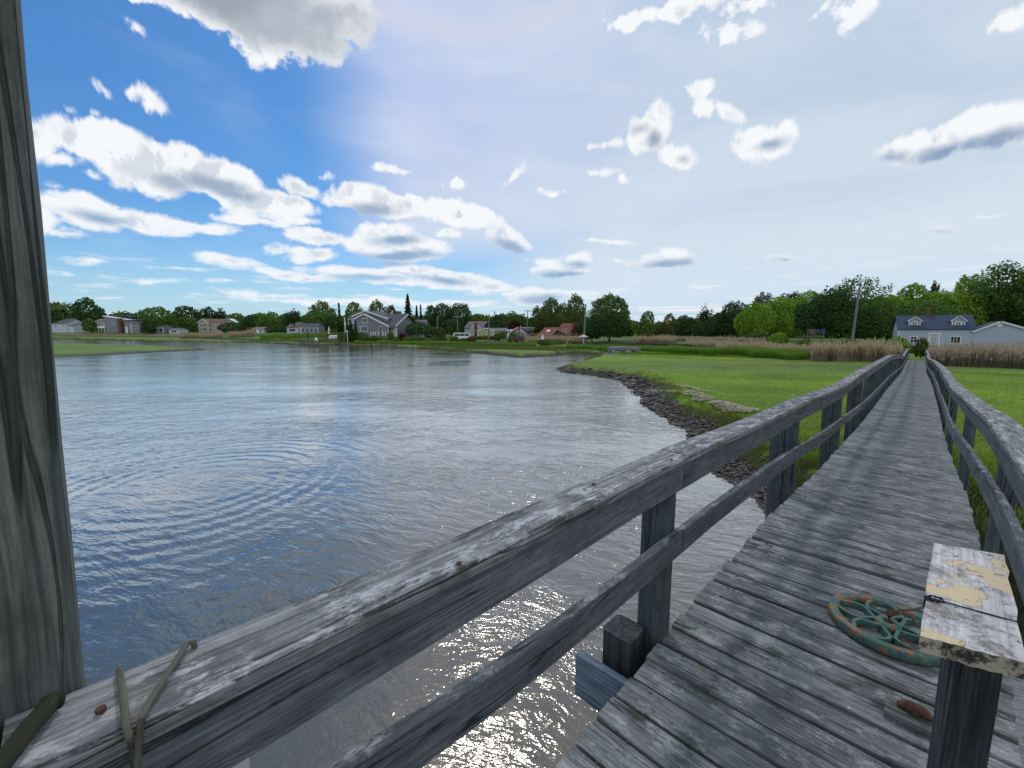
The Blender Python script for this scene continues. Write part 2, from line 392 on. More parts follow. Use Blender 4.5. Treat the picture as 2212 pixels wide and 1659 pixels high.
    h = k.m('SUBTRACT', h, k.m('MULTIPLY', crk, 1.2)); h = k.m('ADD', h, k.m('MULTIPLY', kr, .2))
    bp = k.n('ShaderNodeBump'); bp.inputs['Distance'].default_value = .007; bp.inputs['Strength'].default_value = bump
    k.L.new(h, bp.inputs['Height']); k.L.new(bp.outputs[0], b.inputs['Normal'])
    return m

def leafmat(name, c1, c2, c3=None, trans=.35, hgt=None, patch=None):
    m = bpy.data.materials.new(name); m.use_nodes = True; t = m.node_tree; t.nodes.clear(); k = N(t)
    out = k.n('ShaderNodeOutputMaterial'); d = k.n('ShaderNodeBsdfDiffuse'); tr = k.n('ShaderNodeBsdfTranslucent'); mx = k.n('ShaderNodeMixShader')
    r = k.n('ShaderNodeAttribute', attribute_name='rnd').outputs['Fac']
    c = k.mix(r, c1, c2)
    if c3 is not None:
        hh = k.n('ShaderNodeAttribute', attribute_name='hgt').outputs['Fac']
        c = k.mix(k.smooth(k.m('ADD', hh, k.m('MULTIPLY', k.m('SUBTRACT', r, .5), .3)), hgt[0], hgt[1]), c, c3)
    if patch:
        pz = k.n('ShaderNodeNewGeometry').outputs['Position']; pn = k.noise(pz, .45, 4, .65); pn2 = k.noise(k.v('MULTIPLY', pz, (.07, .2, 1.)), 1., 3, .5)
        c = k.mix(k.smooth(pn.outputs[0], .5, .74, 0., .35), c, patch); c = k.v('SCALE', c, scale=k.lin(pn2.outputs[0], .3, .7, .72, 1.25))
    k.L.new(c, d.inputs[0]); k.L.new(c, tr.inputs[0]); mx.inputs[0].default_value = trans
    k.L.new(d.outputs[0], mx.inputs[1]); k.L.new(tr.outputs[0], mx.inputs[2]); k.L.new(mx.outputs[0], out.inputs[0])
    return m

M = {}
M['deck'] = wood('weathered deck boards', C3(.092,.106,.110), C3(.31,.328,.34), lichen=.6, moss=.65, bump=.6, contrast=.23)
M['cap'] = wood('weathered cap boards', C3(.078,.086,.094), C3(.35,.36,.375), lichen=.8, moss=.5, bump=.8, contrast=.24, gs=100., pale=S3(196,199,204))
M['rail'] = wood('weathered rail boards', C3(.062,.074,.086), C3(.17,.19,.215), lichen=.6, moss=.35, bump=.6, contrast=.28, gs=100.)
M['post'] = wood('weathered posts', C3(.038,.052,.060), C3(.105,.13,.145), lichen=.2, moss=.5, contrast=.28, bump=.7)
M['bigpost'] = wood('tall post', C3(.062,.080,.077), C3(.205,.222,.208), lichen=.25, moss=.6, contrast=.24, bump=.9, crack=.35, gs=75.)
M['dark'] = wood('wet framing', C3(.03,.036,.04), C3(.09,.1,.105), lichen=.1, moss=.3)
M['bluewood'] = wood('bluish crosspiece', C3(.10,.14,.2), C3(.24,.3,.38), lichen=.1, bump=.5)
M['farwood'] = wood('far dock timber', C3(.12,.11,.1), C3(.26,.25,.23))
M['white'] = plain('white paint', C3(.78,.79,.8), .5, var=.05)
M['trim'] = plain('trim paint', C3(.72,.75,.8), .5, var=.04)
M['glass'] = plain('window glass', C3(.02,.025,.03), .08, var=.0)
M['glass'].node_tree.nodes['Principled BSDF'].inputs['Specular IOR Level'].default_value = .8
M['brick'] = plain('brick', C3(.16,.07,.05), .85, var=.25, scale=9)
M['grey_siding'] = siding('grey siding', C3(.20,.215,.26)); M['pale_siding'] = siding('pale grey siding', C3(.42,.48,.56))
M['blue_siding'] = siding('pale blue siding', C3(.46,.53,.68)); M['tan_siding'] = siding('tan siding', C3(.40,.36,.30))
M['white_siding'] = siding('white siding', C3(.5,.56,.64)); M['yellow_siding'] = siding('yellow green siding', C3(.45,.47,.27))
M['green_siding'] = siding('sage siding', C3(.17,.2,.15)); M['shake'] = siding('dark shakes', C3(.10,.085,.08), .2)
M['roof_dark'] = shingle('dark shingles', C3(.06,.07,.10)); M['roof_grey'] = shingle('grey shingles', C3(.13,.127,.14))
M['roof_brown'] = shingle('brown shingles', C3(.15,.09,.065)); M['roof_red'] = shingle('red shingles', C3(.17,.055,.038))
M['roof_purple'] = shingle('purple grey shingles', C3(.13,.11,.15)); M['roof_pink'] = shingle('pinkish shingles', C3(.2,.14,.15))
M['roof_navy'] = shingle('navy shingles', C3(.035,.06,.115))
M['bark'] = plain('bark', C3(.07,.06,.05), .9, var=.3, scale=6)
M['polewood'] = plain('utility pole wood', C3(.17,.2,.21), .85, var=.25, scale=3)
M['metal'] = plain('grey metal', C3(.3,.31,.32), .5, var=.2); M['rubber'] = plain('rubber', C3(.015,.015,.016), .8)
M['rust'] = plain('rusted steel', C3(.11,.05,.033), .9, var=.4, scale=60)
M['guard'] = plain('weathered guard rail', C3(.06,.045,.04), .9, var=.3, scale=4)
M['rock'] = plain('rock', C3(.19,.2,.23), .85, var=.3, scale=5)

# ------------------------------------------------------------------ shoreline and terrain
SH = [(2322,1521),(2292,1486),(2222,1451),(2153,1419),(2115,1360),(2090,1310),(2056,1285),(2007,1257),(1958,1229),(1937,1206),(1933,1183),(1903,1160),(1861,1142),(1792,1128),
      (1722,1119),(1674,1111),(1671,1105),(1701,1094),(1757,1084),(1782,1074),(1800,1068),(1830,1064),(1836,1061),(1801,1063),(1740,1062),(1700,1063),(1679,1067),(1579,1073),(1500,1068),(1450,1062),(1311,1051),
      (1175,1042),(986,1036),(850,1032),(768,1028),(452,1023),(294,1019),(163,1017),(-100,1013)]
shore = [onz(a, b, 0) for a, b in SH]
shore = [(60,-60),(14,-6),(8.6,-.5),(6.6,3.2),(5.9,6.6)] + shore + [(-420,150),(-420,-60)]
IS = [(-250,1028),(170,1029.5),(240,1031),(362,1036),(497,1039),(610,1045),(628,1048),(600,1050.5),(520,1055),(429,1060),(316,1066),(172,1071),(-200,1086)]
isle = [onz(a, b, 0) for a, b in IS]
def sdist(X, Y, poly):
    """distance to the outline, positive inside"""
    P = np.array(poly); n = len(P); d = np.full(X.shape, 1e9); ins = np.zeros(X.shape, bool)
    for i in range(n):
        a, b = P[i], P[(i+1) % n]; e = b - a; L2 = (e**2).sum() + 1e-9
        t = np.clip(((X-a[0])*e[0]+(Y-a[1])*e[1])/L2, 0, 1)
        d = np.minimum(d, np.hypot(X-a[0]-t*e[0], Y-a[1]-t*e[1]))
        if a[1] != b[1]:
            c = ((a[1] > Y) != (b[1] > Y)) & (X < (b[0]-a[0])*(Y-a[1])/(b[1]-a[1])+a[0]); ins ^= c
    return np.where(ins, d, -d)
# bearing table: where upland starts / ends rising, its height
TB = np.array([(-600,190,230,2.6),(100,190,215,2.6),(600,165,200,2.8),(850,130,158,2.7),(1000,112,128,2.4),(1180,108,122,2.3),(1330,100,125,1.8),(1450,100,125,1.5),(1560,104,112,.95),
               (1650,102,112,.95),(1760,100,118,1.6),(1850,72,100,1.5),(2100,70,85,1.4),(2300,58,85,1.3),(2500,50,80,1.1),(2750,64,80,1.0),(3072,44,60,1.1),(4200,44,60,1.2)])
TBt = (TB[:, 0] / 3 - 512) / F * CT
def land_z(X, Y):
    X = np.asarray(X, float); Y = np.asarray(Y, float)
    w = -sdist(X, Y, shore)                      # >0 on land
    wi = sdist(X, Y, isle)
    jit = (fbm(X*.9, Y*.9, 3, 3) - .45) * np.clip(np.hypot(X, Y)*.04, .35, 3.)
    w = w + jit; wi = wi + jit * .5
    t = X / np.maximum(Y, 1e-3)
    a = np.interp(t, TBt, TB[:, 1]); b = np.interp(t, TBt, TB[:, 2]); h = np.interp(t, TBt, TB[:, 3])
    up = np.where(Y > 5, sstep(Y, a, b), 0)
    marsh = -.5 + .58*sstep(w, -1.6, .25) + .30*sstep(w, .25, 1.5) + .22*sstep(w, 1.1, 2.4)
    z = marsh + (h - .6) * up * (w > 1)
    zi = -.5 + .5*sstep(wi, -2, 0) + .35*sstep(wi, 0, 3.5)
    return np.maximum(z, zi), w, wi, up
def tz(x, y): return float(land_z(np.array([x]), np.array([y]))[0][0])

AZB = math.atan2(*ray(2752, 990)[:2])
U = Vector((math.sin(AZB), math.cos(AZB), 0)); Nn = Vector((U.y, -U.x, 0)); UP = Vector((0, 0, 1))
def build_ground():
    fine = np.radians(np.arange(-60, 60.01, .24)); co = np.radians(np.arange(64, 296.1, 4.)); az = np.concatenate([fine, co]); na = len(az)
    r = 1.0 * 1.0195 ** np.arange(0, 436); r = np.concatenate([[.02], r]); nr = len(r)
    A, R = np.meshgrid(az, r); X = R*np.sin(A); Y = R*np.cos(A)
    z, w, wi, up = land_z(X, Y)
    near = np.exp(-R/60)
    lump = fbm(X*5, Y*5, 3, 11) - .45
    mud = sstep(w, -1., .1) * sstep(w, 2.2, 1.4)
    z = z + lump * .22 * mud * near + (fbm(X*.7, Y*.7, 3, 5)-.45)*.06*sstep(w, 2, 4)*near
    # shallow creek pan crossing the meadow
    col = np.zeros(X.shape + (4,)); col[..., 3] = 1
    def mixc(c, f):
        for i in range(3): col[..., i] = col[..., i]*(1-f) + c[i]*f
    mixc((.085,.08,.065), 1.)
    mixc((.035,.030,.028), sstep(w, -.6, 0))
    n1 = fbm(X*.5, Y*.5, 4, 21)
    green = sstep(w + (n1-.5)*1.2, 1.0, 1.6)
    mixc((.135,.235,.013), green)
    olive = sstep(Y, 52, 60) * green; mixc((.13,.20,.045), olive)
    def pdist(pl):
        dd = np.full(X.shape, 1e9)
        for (x0, y0), (x1, y1) in zip(pl, pl[1:]):
            e = (x1-x0, y1-y0); t_ = np.clip(((X-x0)*e[0]+(Y-y0)*e[1])/(e[0]**2+e[1]**2), 0, 1); dd = np.minimum(dd, np.hypot(X-x0-t_*e[0], Y-y0-t_*e[1]))
        return dd
    dr = np.minimum(pdist([(WX(a_, b_), b_) for a_, b_ in ((1830,61),(1950,55),(2090,50),(2243,46.5),(2400,44.5))]), pdist([(WX(a_, b_), b_) for a_, b_ in ((2820,35),(2950,33),(3150,31),(3500,28))]))
    dfac = sstep(dr + (n1-.5)*.8, .9, .25); z = z - .22*dfac; mixc((.035,.045,.018), dfac*.8)
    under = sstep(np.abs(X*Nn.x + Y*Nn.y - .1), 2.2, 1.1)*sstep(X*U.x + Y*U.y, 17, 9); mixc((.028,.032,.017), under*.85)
    strip = np.where(X > 0, sstep(Y + (n1-.5)*3, 33, 35)*sstep(Y, 48, 44), 0) * green; mixc((.11,.15,.05), strip*.6)
    mixc((.075,.07,.055), sstep(wi, -.8, .2)*1.); mixc((.13,.21,.05), sstep(wi, 1.6, 3.4))
    tw = fbm(X*.16+3, Y*.3, 4, 41); mixc((.165,.22,.03), green*sstep(tw, .5, .68)*.55); mixc((.075,.14,.02), green*sstep(tw, .42, .28)*.3)
    lawn = up * (w > 1); mixc((.075,.13,.02), np.clip(lawn*1.4, 0, 1))
    idx = np.arange(nr*na).reshape(nr, na)
    j = np.arange(na); jn = (j+1) % na
    q = np.stack([idx[:-1][:, j], idx[:-1][:, jn], idx[1:][:, jn], idx[1:][:, j]], -1).reshape(-1, 4)[:, ::-1]
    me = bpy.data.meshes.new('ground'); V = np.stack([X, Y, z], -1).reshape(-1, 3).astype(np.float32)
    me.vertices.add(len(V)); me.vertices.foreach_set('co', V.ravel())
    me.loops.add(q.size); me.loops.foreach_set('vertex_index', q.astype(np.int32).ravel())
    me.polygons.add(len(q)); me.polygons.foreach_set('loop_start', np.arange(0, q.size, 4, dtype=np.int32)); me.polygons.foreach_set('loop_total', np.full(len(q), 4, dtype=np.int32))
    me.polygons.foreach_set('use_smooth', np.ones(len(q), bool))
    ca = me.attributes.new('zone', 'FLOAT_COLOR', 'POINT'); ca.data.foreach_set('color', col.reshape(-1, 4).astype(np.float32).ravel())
    me.update(calc_edges=True)
    m, k, b, out = mat_new('marsh ground')
    c = k.n('ShaderNodeAttribute', attribute_name='zone').outputs['Color']; pos = k.n('ShaderNodeNewGeometry').outputs['Position']
    n_a = k.noise(pos, .22, 5, .6); n_b = k.noise(pos, 3.5, 5, .7)
    pv = k.noise(k.v('MULTIPLY', pos, (.05, .16, .1)), 1., 4, .6)
    f = k.m('MULTIPLY', k.m('MULTIPLY', k.lin(n_a.outputs[0], .25, .75, .72, 1.3), k.lin(n_b.outputs[0], .25, .75, .55, 1.4)), k.lin(pv.outputs[0], .3, .7, .78, 1.22))
    k.L.new(k.v('SCALE', c, scale=f), b.inputs['Base Color']); b.inputs['Roughness'].default_value = .8; b.inputs['Specular IOR Level'].default_value = .15
    bp = k.n('ShaderNodeBump'); bp.inputs['Distance'].default_value = .08; k.L.new(n_b.outputs[0], bp.inputs['Height']); k.L.new(bp.outputs[0], b.inputs['Normal'])
    me.materials.append(m)
    o = bpy.data.objects.new('ground', me); COL.objects.link(o); tag(o, kind='structure')
build_ground()

def build_water():
    mb = MB(); mb.poly([(-900,-300,0),(400,-300,0),(400,420,0),(-900,420,0)])
    m, k, b, out = mat_new('creek water')
    gl = k.n('ShaderNodeBsdfGlossy'); gl.inputs['Roughness'].default_value = .075; gl.inputs['Color'].default_value = (.98, .96, .92, 1)
    mxs = k.n('ShaderNodeMixShader'); fr_ = k.n('ShaderNodeFresnel'); fr_.inputs['IOR'].default_value = 1.333
    fp = k.m('POWER', fr_.outputs[0], 1.3); fac = k.m('DIVIDE', fp, k.m('ADD', fp, .088))
    k.L.new(fac, mxs.inputs[0]); k.L.new(b.outputs[0], mxs.inputs[1]); k.L.new(gl.outputs[0], mxs.inputs[2]); k.L.new(mxs.outputs[0], out.inputs[0])
    pos = k.n('ShaderNodeNewGeometry').outputs['Position']; x, y, z = k.sep(pos)
    dist = k.v('LENGTH', k.comb(x, y, 0.))
    big = k.noise(pos, .35, 3, .5)
    teal = k.smooth(k.m('ADD', x, k.m('MULTIPLY', big.outputs[0], 2.)), .6, -2.6)
    c = k.mix(teal, C3(.095,.086,.072), C3(.072,.080,.066))
    c = k.mix(k.smooth(dist, 9., 30.), c, C3(.03,.05,.065))
    k.L.new(c, b.inputs['Base Color']); b.inputs['Roughness'].default_value = 1.; b.inputs['Specular IOR Level'].default_value = 0.
    # wind ripples, short crests across the breeze
    R = Matrix.Rotation(math.radians(-28), 3, 'Z')
    mp = k.n('ShaderNodeMapping'); k.L.new(pos, mp.inputs[0]); mp.inputs['Rotation'].default_value = (0, 0, math.radians(24))
    w0 = k.v('ADD', mp.outputs[0], k.v('SCALE', k.v('SUBTRACT', k.noise(pos, .8, 2).outputs['Color'], (.5,.5,.5)), scale=.7))
    r1 = k.noise(k.v('MULTIPLY', w0, (1.3, 4.2, 1.)), 1.0, 3, .5)
    r2 = k.noise(k.v('MULTIPLY', w0, (5.5, 13., 1.)), 1.0, 3, .55)
    r3 = k.noise(k.v('MULTIPLY', pos, (20., 26., 1.)), 1.0, 2, .5)
    # rings spreading from a fish
    dx = k.m('ADD', x, 8.2); dy = k.m('SUBTRACT', y, 10.6); rr = k.v('LENGTH', k.comb(dx, dy, 0.))
    rd = k.m('ADD', rr, k.m('MULTIPLY', big.outputs[0], .9))
    ring = k.m('MULTIPLY', k.m('SINE', k.m('MULTIPLY', rd, 13.)), k.m('MULTIPLY', k.smooth(rr, 8.5, 1.5), k.smooth(rr, .6, 2.6)))
    patch = k.smooth(k.noise(k.v('MULTIPLY', pos, (.07, .16, 1.)), 1., 4, .6).outputs[0], .36, .64, .3, 1.)
    calm = k.m('MULTIPLY', k.smooth(dist, 60., 12., .8, 1.), patch)
    h = k.m('ADD', k.m('MULTIPLY', r1.outputs[0], .065), k.m('MULTIPLY', r2.outputs[0], .020))
    h = k.m('ADD', h, k.m('MULTIPLY', r3.outputs[0], k.smooth(dist, 12., 4., .0, .006)))
    h = k.m('ADD', k.m('MULTIPLY', h, calm), k.m('MULTIPLY', ring, .0055))
    bp = k.n('ShaderNodeBump'); bp.inputs['Distance'].default_value = 1.0; bp.inputs['Strength'].default_value = .9
    k.L.new(h, bp.inputs['Height']); k.L.new(bp.outputs[0], gl.inputs['Normal']); k.L.new(bp.outputs[0], fr_.inputs['Normal'])
    o = mb.build('water', m); tag(o, kind='structure')
build_water()

# ------------------------------------------------------------------ boardwalk
S_ = [-3,2.5,4,6,8,10,12,14,16,20,24,28,32,36,40,45,50,55,60,66]
A_ = [-.82,-.80,-.76,-.71,-.71,-.70,-.68,-.66,-.64,-.62,-.58,-.56,-.54,-.53,-.52,-.5,-.48,-.44,-.40,-.36]
Z_ = [-1.6,-1.58,-1.56,-1.68,-1.80,-1.92,-2.0,-2.04,-2.08,-2.16,-2.28,-2.44,-2.60,-2.76,-2.92,-2.86,-2.88,-2.92,-3.04,-3.2]
aS = lambda s: float(np.interp(s, S_, A_)); zS = lambda s: float(np.interp(s, S_, Z_)) + EYE
WD = 1.22
def bp_(s, off, z): return U * s + Nn * (aS(s) + off) + UP * z
capL = lambda s: EYE + float(np.interp(s, [-3,0,.3,.9,1.6,2.4,3.3,4.8,6.2,7.6,9.5,11.5,13.5,19.5,23,30,36,40,45,50,56,60],[-.54,-.56,-.57,-.585,-.595,-.62,-.65,-.665,-.72,-.78,-.785,-.80,-.82,-.9,-1.0,-1.3,-1.62,-1.80,-1.72,-1.72,-1.78,-1.9]))
capR = lambda s: EYE + float(np.interp(s, [-3,2.7,4.6,6,9.5,13,18,24,30,36,40,45,50,56,60],[-.6,-.62,-.64,-.74,-.89,-.97,-1.08,-1.28,-1.5,-1.75,-1.9,-1.82,-1.84,-1.9,-2.0]))
midL = lambda s: EYE + float(np.interp(s, [-1,.3,.9,1.9,3.8,4.9,6.7,8,10],[-.84,-.90,-.97,-1.0,-1.05,-1.11,-1.22,-1.3,-1.42])) if s < 10 else zS(s) + .5
midR = lambda s: EYE + float(np.interp(s, [-1,2.6,3.5,4.6,5.5,7.5,10,16.5],[-.92,-.94,-.96,-1.04,-1.14,-1.29,-1.40,-1.58])) if s < 16.5 else zS(s) + .5
SEND = 60.

bw = empty('boardwalk', tuple(bp_(0, .6, 0)), 0, 'long weathered grey timber boardwalk with railings crossing the marsh to the blue house', 'boardwalk')
bw.location = (0, 0, 0)
mb = MB(); s = -1.2; i = 0
while s < SEND:
    wd = .135 + random.uniform(-.003, .003); g = random.choice([.011, .013, .015, .021]) if s < 12 else random.uniform(.003, .009)
    sm = s + wd/2; lo = -random.uniform(0, .018); hi = WD + random.uniform(0, .02); dz = random.uniform(-.004, .004) - .019
    sk = random.uniform(-.004, .004); bow = random.uniform(-.004, .004); nseg = 5
    pts, up = [], []
    for j in range(nseg+1):
        q = j/nseg; o = lo + (hi-lo)*q
        pts.append(bp_(sm + sk*(q-.5)*2, o, zS(sm) + dz + bow*4*q*(1-q)))
    slope = (zS(sm+.4) - zS(sm-.4))/.8; upv = (UP - U*slope).normalized()
    mb.sweep(pts, U, wd, .038, ch=.007, up=upv, jit=.0022); s += wd + g; i += 1
mb.build('decking', M['deck'], bw)
# stringers
for off in (.12, WD/2, WD-.12):
    mb = MB(); mb.sweep([bp_(q, off, zS(q) - .14) for q in np.arange(-1.2, SEND+.1, 1.)], Nn, .05, .19); mb.build('joist', M['dark'], bw)
postL = [2.0, 4.85, 8.0, 11.1, 14.3] + [17.4 + 3.1*i for i in range(14)]
postR = [1.1, 4.25, 7.4, 10.5, 13.6] + [16.7 + 3.1*i for i in range(14)]
def rails(side, ps, cap, mid):
    sg = -1 if side == 'L' else 1           # outward
    e = 0. if side == 'L' else WD
    joints = [-1.9, -.12] + ps if side == 'L' else [-1.2] + ps
    joints = [j + (.05 if j > 0 else 0) for j in joints] + [SEND + .1]
    wob = 0.
    for j in range(len(joints)-1):
        s0, s1 = joints[j], joints[j+1]; n = max(3, int((s1-s0)/.4))
        for what in ('cap_rail', 'rail_board', 'mid_rail'):
            if what == 'mid_rail' and s1 < 0: continue
            g0 = random.uniform(.002, .006); dy = random.uniform(-.004, .004); dz = random.uniform(-.003, .003)
            b_ = random.uniform(-.012, .012) if side == 'R' else random.uniform(-.004, .004)
            pts = []
            for q in np.linspace(s0+g0, s1-g0, n+1):
                t = (q-s0)/(s1-s0); bulge = b_*4*t*(1-t)
                if what == 'cap_rail': pts.append(bp_(q, e + sg*(.028+dy) + bulge, cap(q) - .019 + dz))
                elif what == 'rail_board': pts.append(bp_(q, e - sg*.006 + bulge, cap(q) - .038 - .074 + dz))
                else: pts.append(bp_(q, e - sg*.019 + bulge, mid(q) - .062 + dz + bulge*.6))
            m_ = MB()
            if what == 'cap_rail': m_.sweep(pts, Nn, .15, .038, ch=.006, jit=.0025); mt = M['cap']
            elif what == 'rail_board': m_.sweep(pts, Nn, .038, .142, ch=.004, jit=.002); mt = M['rail']
            else: m_.sweep(pts, Nn, .038, .125 if side == 'L' else .14, ch=.004, jit=.002); mt = M['rail']
            m_.build(what, mt, bw)
    for j, p in enumerate(ps):
        if p > SEND: continue
        m_ = MB(); base = bp_(p, 0, 0); gz = min(-.4, 0) if p < 7 else tz(base.x, base.y) - .4
        lean = random.uniform(-.02, .02)
        top = cap(p) - .0395
        def stick(o0, w, ztop, zb, ds=0., dd=.09 if side == 'L' else .085):
            c0 = e + sg*(o0 + w/2)
            m_.sweep([bp_(p+ds, c0, z_) + Nn*(lean*(z_-zS(p))) for z_ in np.linspace(zb, ztop, 6)], U, dd, w, ch=.006, up=Nn)
        if j == 0 and side == 'L':
            stick(.004, .14, top, zS(p) - .5)
        else:
            stick(.004, .10, top, zS(p) - .35 if side == 'L' else gz)
            if side == 'L': stick(.108, .13, top - random.uniform(.04, .15), gz, .01)
        m_.build('post', M['post'], bw)
        if p > 2.5:
            m_ = MB(); m_.sweep([bp_(p+.09, o, zS(p) - .29) for o in np.linspace(-.20, WD+.0, 4)], U, .05, .19)
            if side == 'L': m_.build('crossbeam', M['dark'], bw)
rails('L', postL, capL, midL); rails('R', postR, capR, midR)
# sawn-off piling beside the first left post, and the bluish crosspiece end
m_ = MB(); pz = zS(1.9)
m_.sweep([bp_(1.86, -.145-.085+.06, z_) for z_ in np.linspace(-.6, pz + .04, 10)], U, .16, .16, ch=.012, jit=.006, up=Nn)
pl = m_.build('piling', M['dark'], bw); tag(pl, 'sawn off piling with a mossy top beside the first railing post')
m_ = MB(); m_.sweep([bp_(1.70, o, pz - .22) for o in (-.34, -.1, .3, WD+.2)], U, .045, .24, ch=.004); m_.build('crossbeam', M['bluewood'], bw)
# tall post standing against the outer edge of the cap
m_ = MB(); base = bp_(-.04-.0975, -.1-.0975-.003, 0)
def lean_at(z): return Vector((.004 + .047*(z-EYE+.56), -.004*(z-EYE+.56), 0))
zz = [-.6, 0, 1, 2] + list(np.linspace(3, 5.2, 12))
m_.sweep([base + lean_at(z_) + UP*z_ for z_ in zz], U, .195, .195, ch=.012, jit=.002, up=Nn)
tp = m_.build('tall_post', M['bigpost'], bw); tag(tp, 'tall square weathered timber post rising beside the left railing')
# rusty nail heads
m_ = MB()
for sq in np.arange(-.6, 6, .149):
    for o in (.1, .13, WD-.12):
        if random.random() < .75:
            c = bp_(sq + random.uniform(-.03, .03), o + random.uniform(-.02, .02), zS(sq) + .003)
            m_.tube([c - UP*.006, c], random.uniform(.005, .0085), 7)
for sq, o in ((-.02, -.02), (.62, .03), (1.35, -.05), (1.9, .02), (2.1, -.05)):
    c = bp_(sq, o, capL(sq) + .002); m_.tube([c - UP*.006, c], .0065, 8)
nh = m_.build('nail_heads', M['rust'], bw); nh['kind'] = 'stuff'

# white panel hung outside the railing
def on_face(sx, sy, off):       # vertical plane parallel to the rail, offset off from the deck edge
    q = Vector(ray(sx, sy)); t = (aS(0) + off) / q.dot(Nn); p = q * t; p.z += EYE; return p
m_ = MB(); Mx = Matrix(((U.x, -Nn.x, 0, 0), (U.y, -Nn.y, 0, 0), (0, 0, 1, 0), (0, 0, 0, 1)))
a0 = -(aS(0) - .16)
sp_ = on_face(745, 2252, -.16).dot(U); m_.box(-.9, sp_, a0, a0+.02, EYE-1.7, EYE-.72, Mx)
wp_ = m_.build('hanging_board', M['white']); tag(wp_, 'plain white panel hung outside the railing near the tall post', 'board')

# ropes on the rail
def ropemat(name, col, sc_=1400):
    m, k, b, out = mat_new(name); wc = k.n('ShaderNodeNewGeometry').outputs['Position']
    wt = k.n('ShaderNodeTexWave', wave_type='BANDS', bands_direction='DIAGONAL'); k.L.new(wc, wt.inputs[0]); wt.inputs['Scale'].default_value = sc_/3
    c = k.mix(wt.outputs['Fac'], C3(col[0]*.55, col[1]*.55, col[2]*.55), col); k.L.new(c, b.inputs['Base Color']); b.inputs['Roughness'].default_value = .9
    bp = k.n('ShaderNodeBump'); bp.inputs['Distance'].default_value = .003; k.L.new(wt.outputs['Fac'], bp.inputs['Height']); k.L.new(bp.outputs[0], b.inputs['Normal'])
    return m
M['rope'] = ropemat('grey rope', C3(.32,.32,.25)); M['rope_green'] = ropemat('mossy rope', C3(.055,.065,.03)); M['cord'] = ropemat('dark cord', C3(.04,.06,.07)); M['twine'] = ropemat('twine', C3(.2,.18,.12))
def on_cap(sx, sy, dz=.006):
    x, y = onz(sx, sy, capL(.05) + dz); return Vector((x, y, capL(.05) + dz))
Z7 = lambda x, y: (x*.45208, 1700 + y*.45208)
rr = .0048
m_ = MB(); pts = [on_cap(*Z7(790, 700)) - Nn*.004 - UP*.05, on_cap(*Z7(790, 690)), on_cap(*Z7(810, 790)), on_cap(*Z7(822, 900)), on_cap(*Z7(832, 985)), on_cap(*Z7(838, 1040)) + Nn*.006, on_face(*Z7(855, 1130), .06), on_face(*Z7(880, 1250), .052), on_face(*Z7(892, 1400), .052), on_face(*Z7(900, 1560), .052)]
m_.tube(pts, rr, 10)
pts = [on_cap(*Z7(1300, 500)) - UP*.05, on_cap(*Z7(1285, 497)), on_cap(*Z7(1240, 510)), on_cap(*Z7(1190, 590)), on_cap(*Z7(1080, 760)), on_cap(*Z7(985, 905)), on_cap(*Z7(950, 955)) + Nn*.006, on_face(*Z7(940, 1000), .06), on_face(*Z7(925, 1120), .052), on_face(*Z7(912, 1250), .052), on_face(*Z7(905, 1560), .052)]
m_.tube(pts, rr, 10)
o = m_.build('grey_rope', M['rope'], smooth=True); tag(o, 'grey braided rope looped twice over the left cap rail beside the tall post', 'rope')
m_ = MB(); pts = [on_cap(*Z7(400, 880), .012), on_cap(*Z7(330, 905), .016), on_cap(*Z7(290, 960), .018), on_cap(*Z7(200, 1060), .018), on_cap(*Z7(90, 1200), .018), on_cap(*Z7(-40, 1370), .018), on_cap(*Z7(-200, 1500), .012)]
m_.tube(pts, .0125, 12); o = m_.build('green_rope', M['rope_green'], smooth=True); tag(o, 'thick mossy green rope across the rail at the foot of the tall post', 'rope')

# ------------------------------------------------------------------ green cast iron wheel on the deck
zw = zS(2.6) + .03
def ond(sx, sy, dz=0.): x, y = onz(sx, sy, zw + dz); return Vector((x, y, zw + dz))
hub = ond(2664, 1874); RW = .255
def iron(t=.52):
    m, k, b, out = mat_new('rusty green iron'); pos = k.n('ShaderNodeNewGeometry').outputs['Position']
    a = k.noise(pos, 11, 5, .6); f = k.noise(pos, 60, 4, .6)
    c = k.mix(k.smooth(f.outputs[0], .35, .7), C3(.04,.105,.092), C3(.075,.175,.15))
    c = k.mix(k.smooth(a.outputs[0], t, t+.1), c, C3(.27,.13,.055)); c = k.mix(k.smooth(k.m('ADD', a.outputs[0], k.m('MULTIPLY', f.outputs[0], .3)), .78, .88), c, C3(.10,.04,.02))
    k.L.new(c, b.inputs['Base Color']); b.inputs['Roughness'].default_value = .6; return m
M['iron'] = iron(.56); M['iron_rim'] = iron(.49)
wh = empty('iron_wheel', tuple(hub - UP*.03), math.radians(20), 'green cast iron wheel with curved spokes and orange rust, lying on the boards', 'wheel')
def lathe(prof, n=64):
    m_ = MB(); V = [(r*math.cos(2*math.pi*i/n), r*math.sin(2*math.pi*i/n), z) for i in range(n) for r, z in prof]; p = len(prof)
    m_.add(V, [(i*p+j, ((i+1) % n)*p+j, ((i+1) % n)*p+(j+1) % p, i*p+(j+1) % p) for i in range(n) for j in range(p)]); return m_
r_ = RW
lathe([(r_-.046,.014),(r_-.042,.044),(r_-.028,.05),(r_-.023,.043),(r_-.018,.05),(r_-.004,.048),(r_,.04),(r_,.004),(r_-.006,0),(r_-.04,0)]).build('rim', M['iron_rim'], wh, True)
lathe([(.022,.01),(.022,.050),(.03,.054),(.046,.052),(.056,.04),(.056,.008)], 32).build('hub', M['iron'], wh, True)
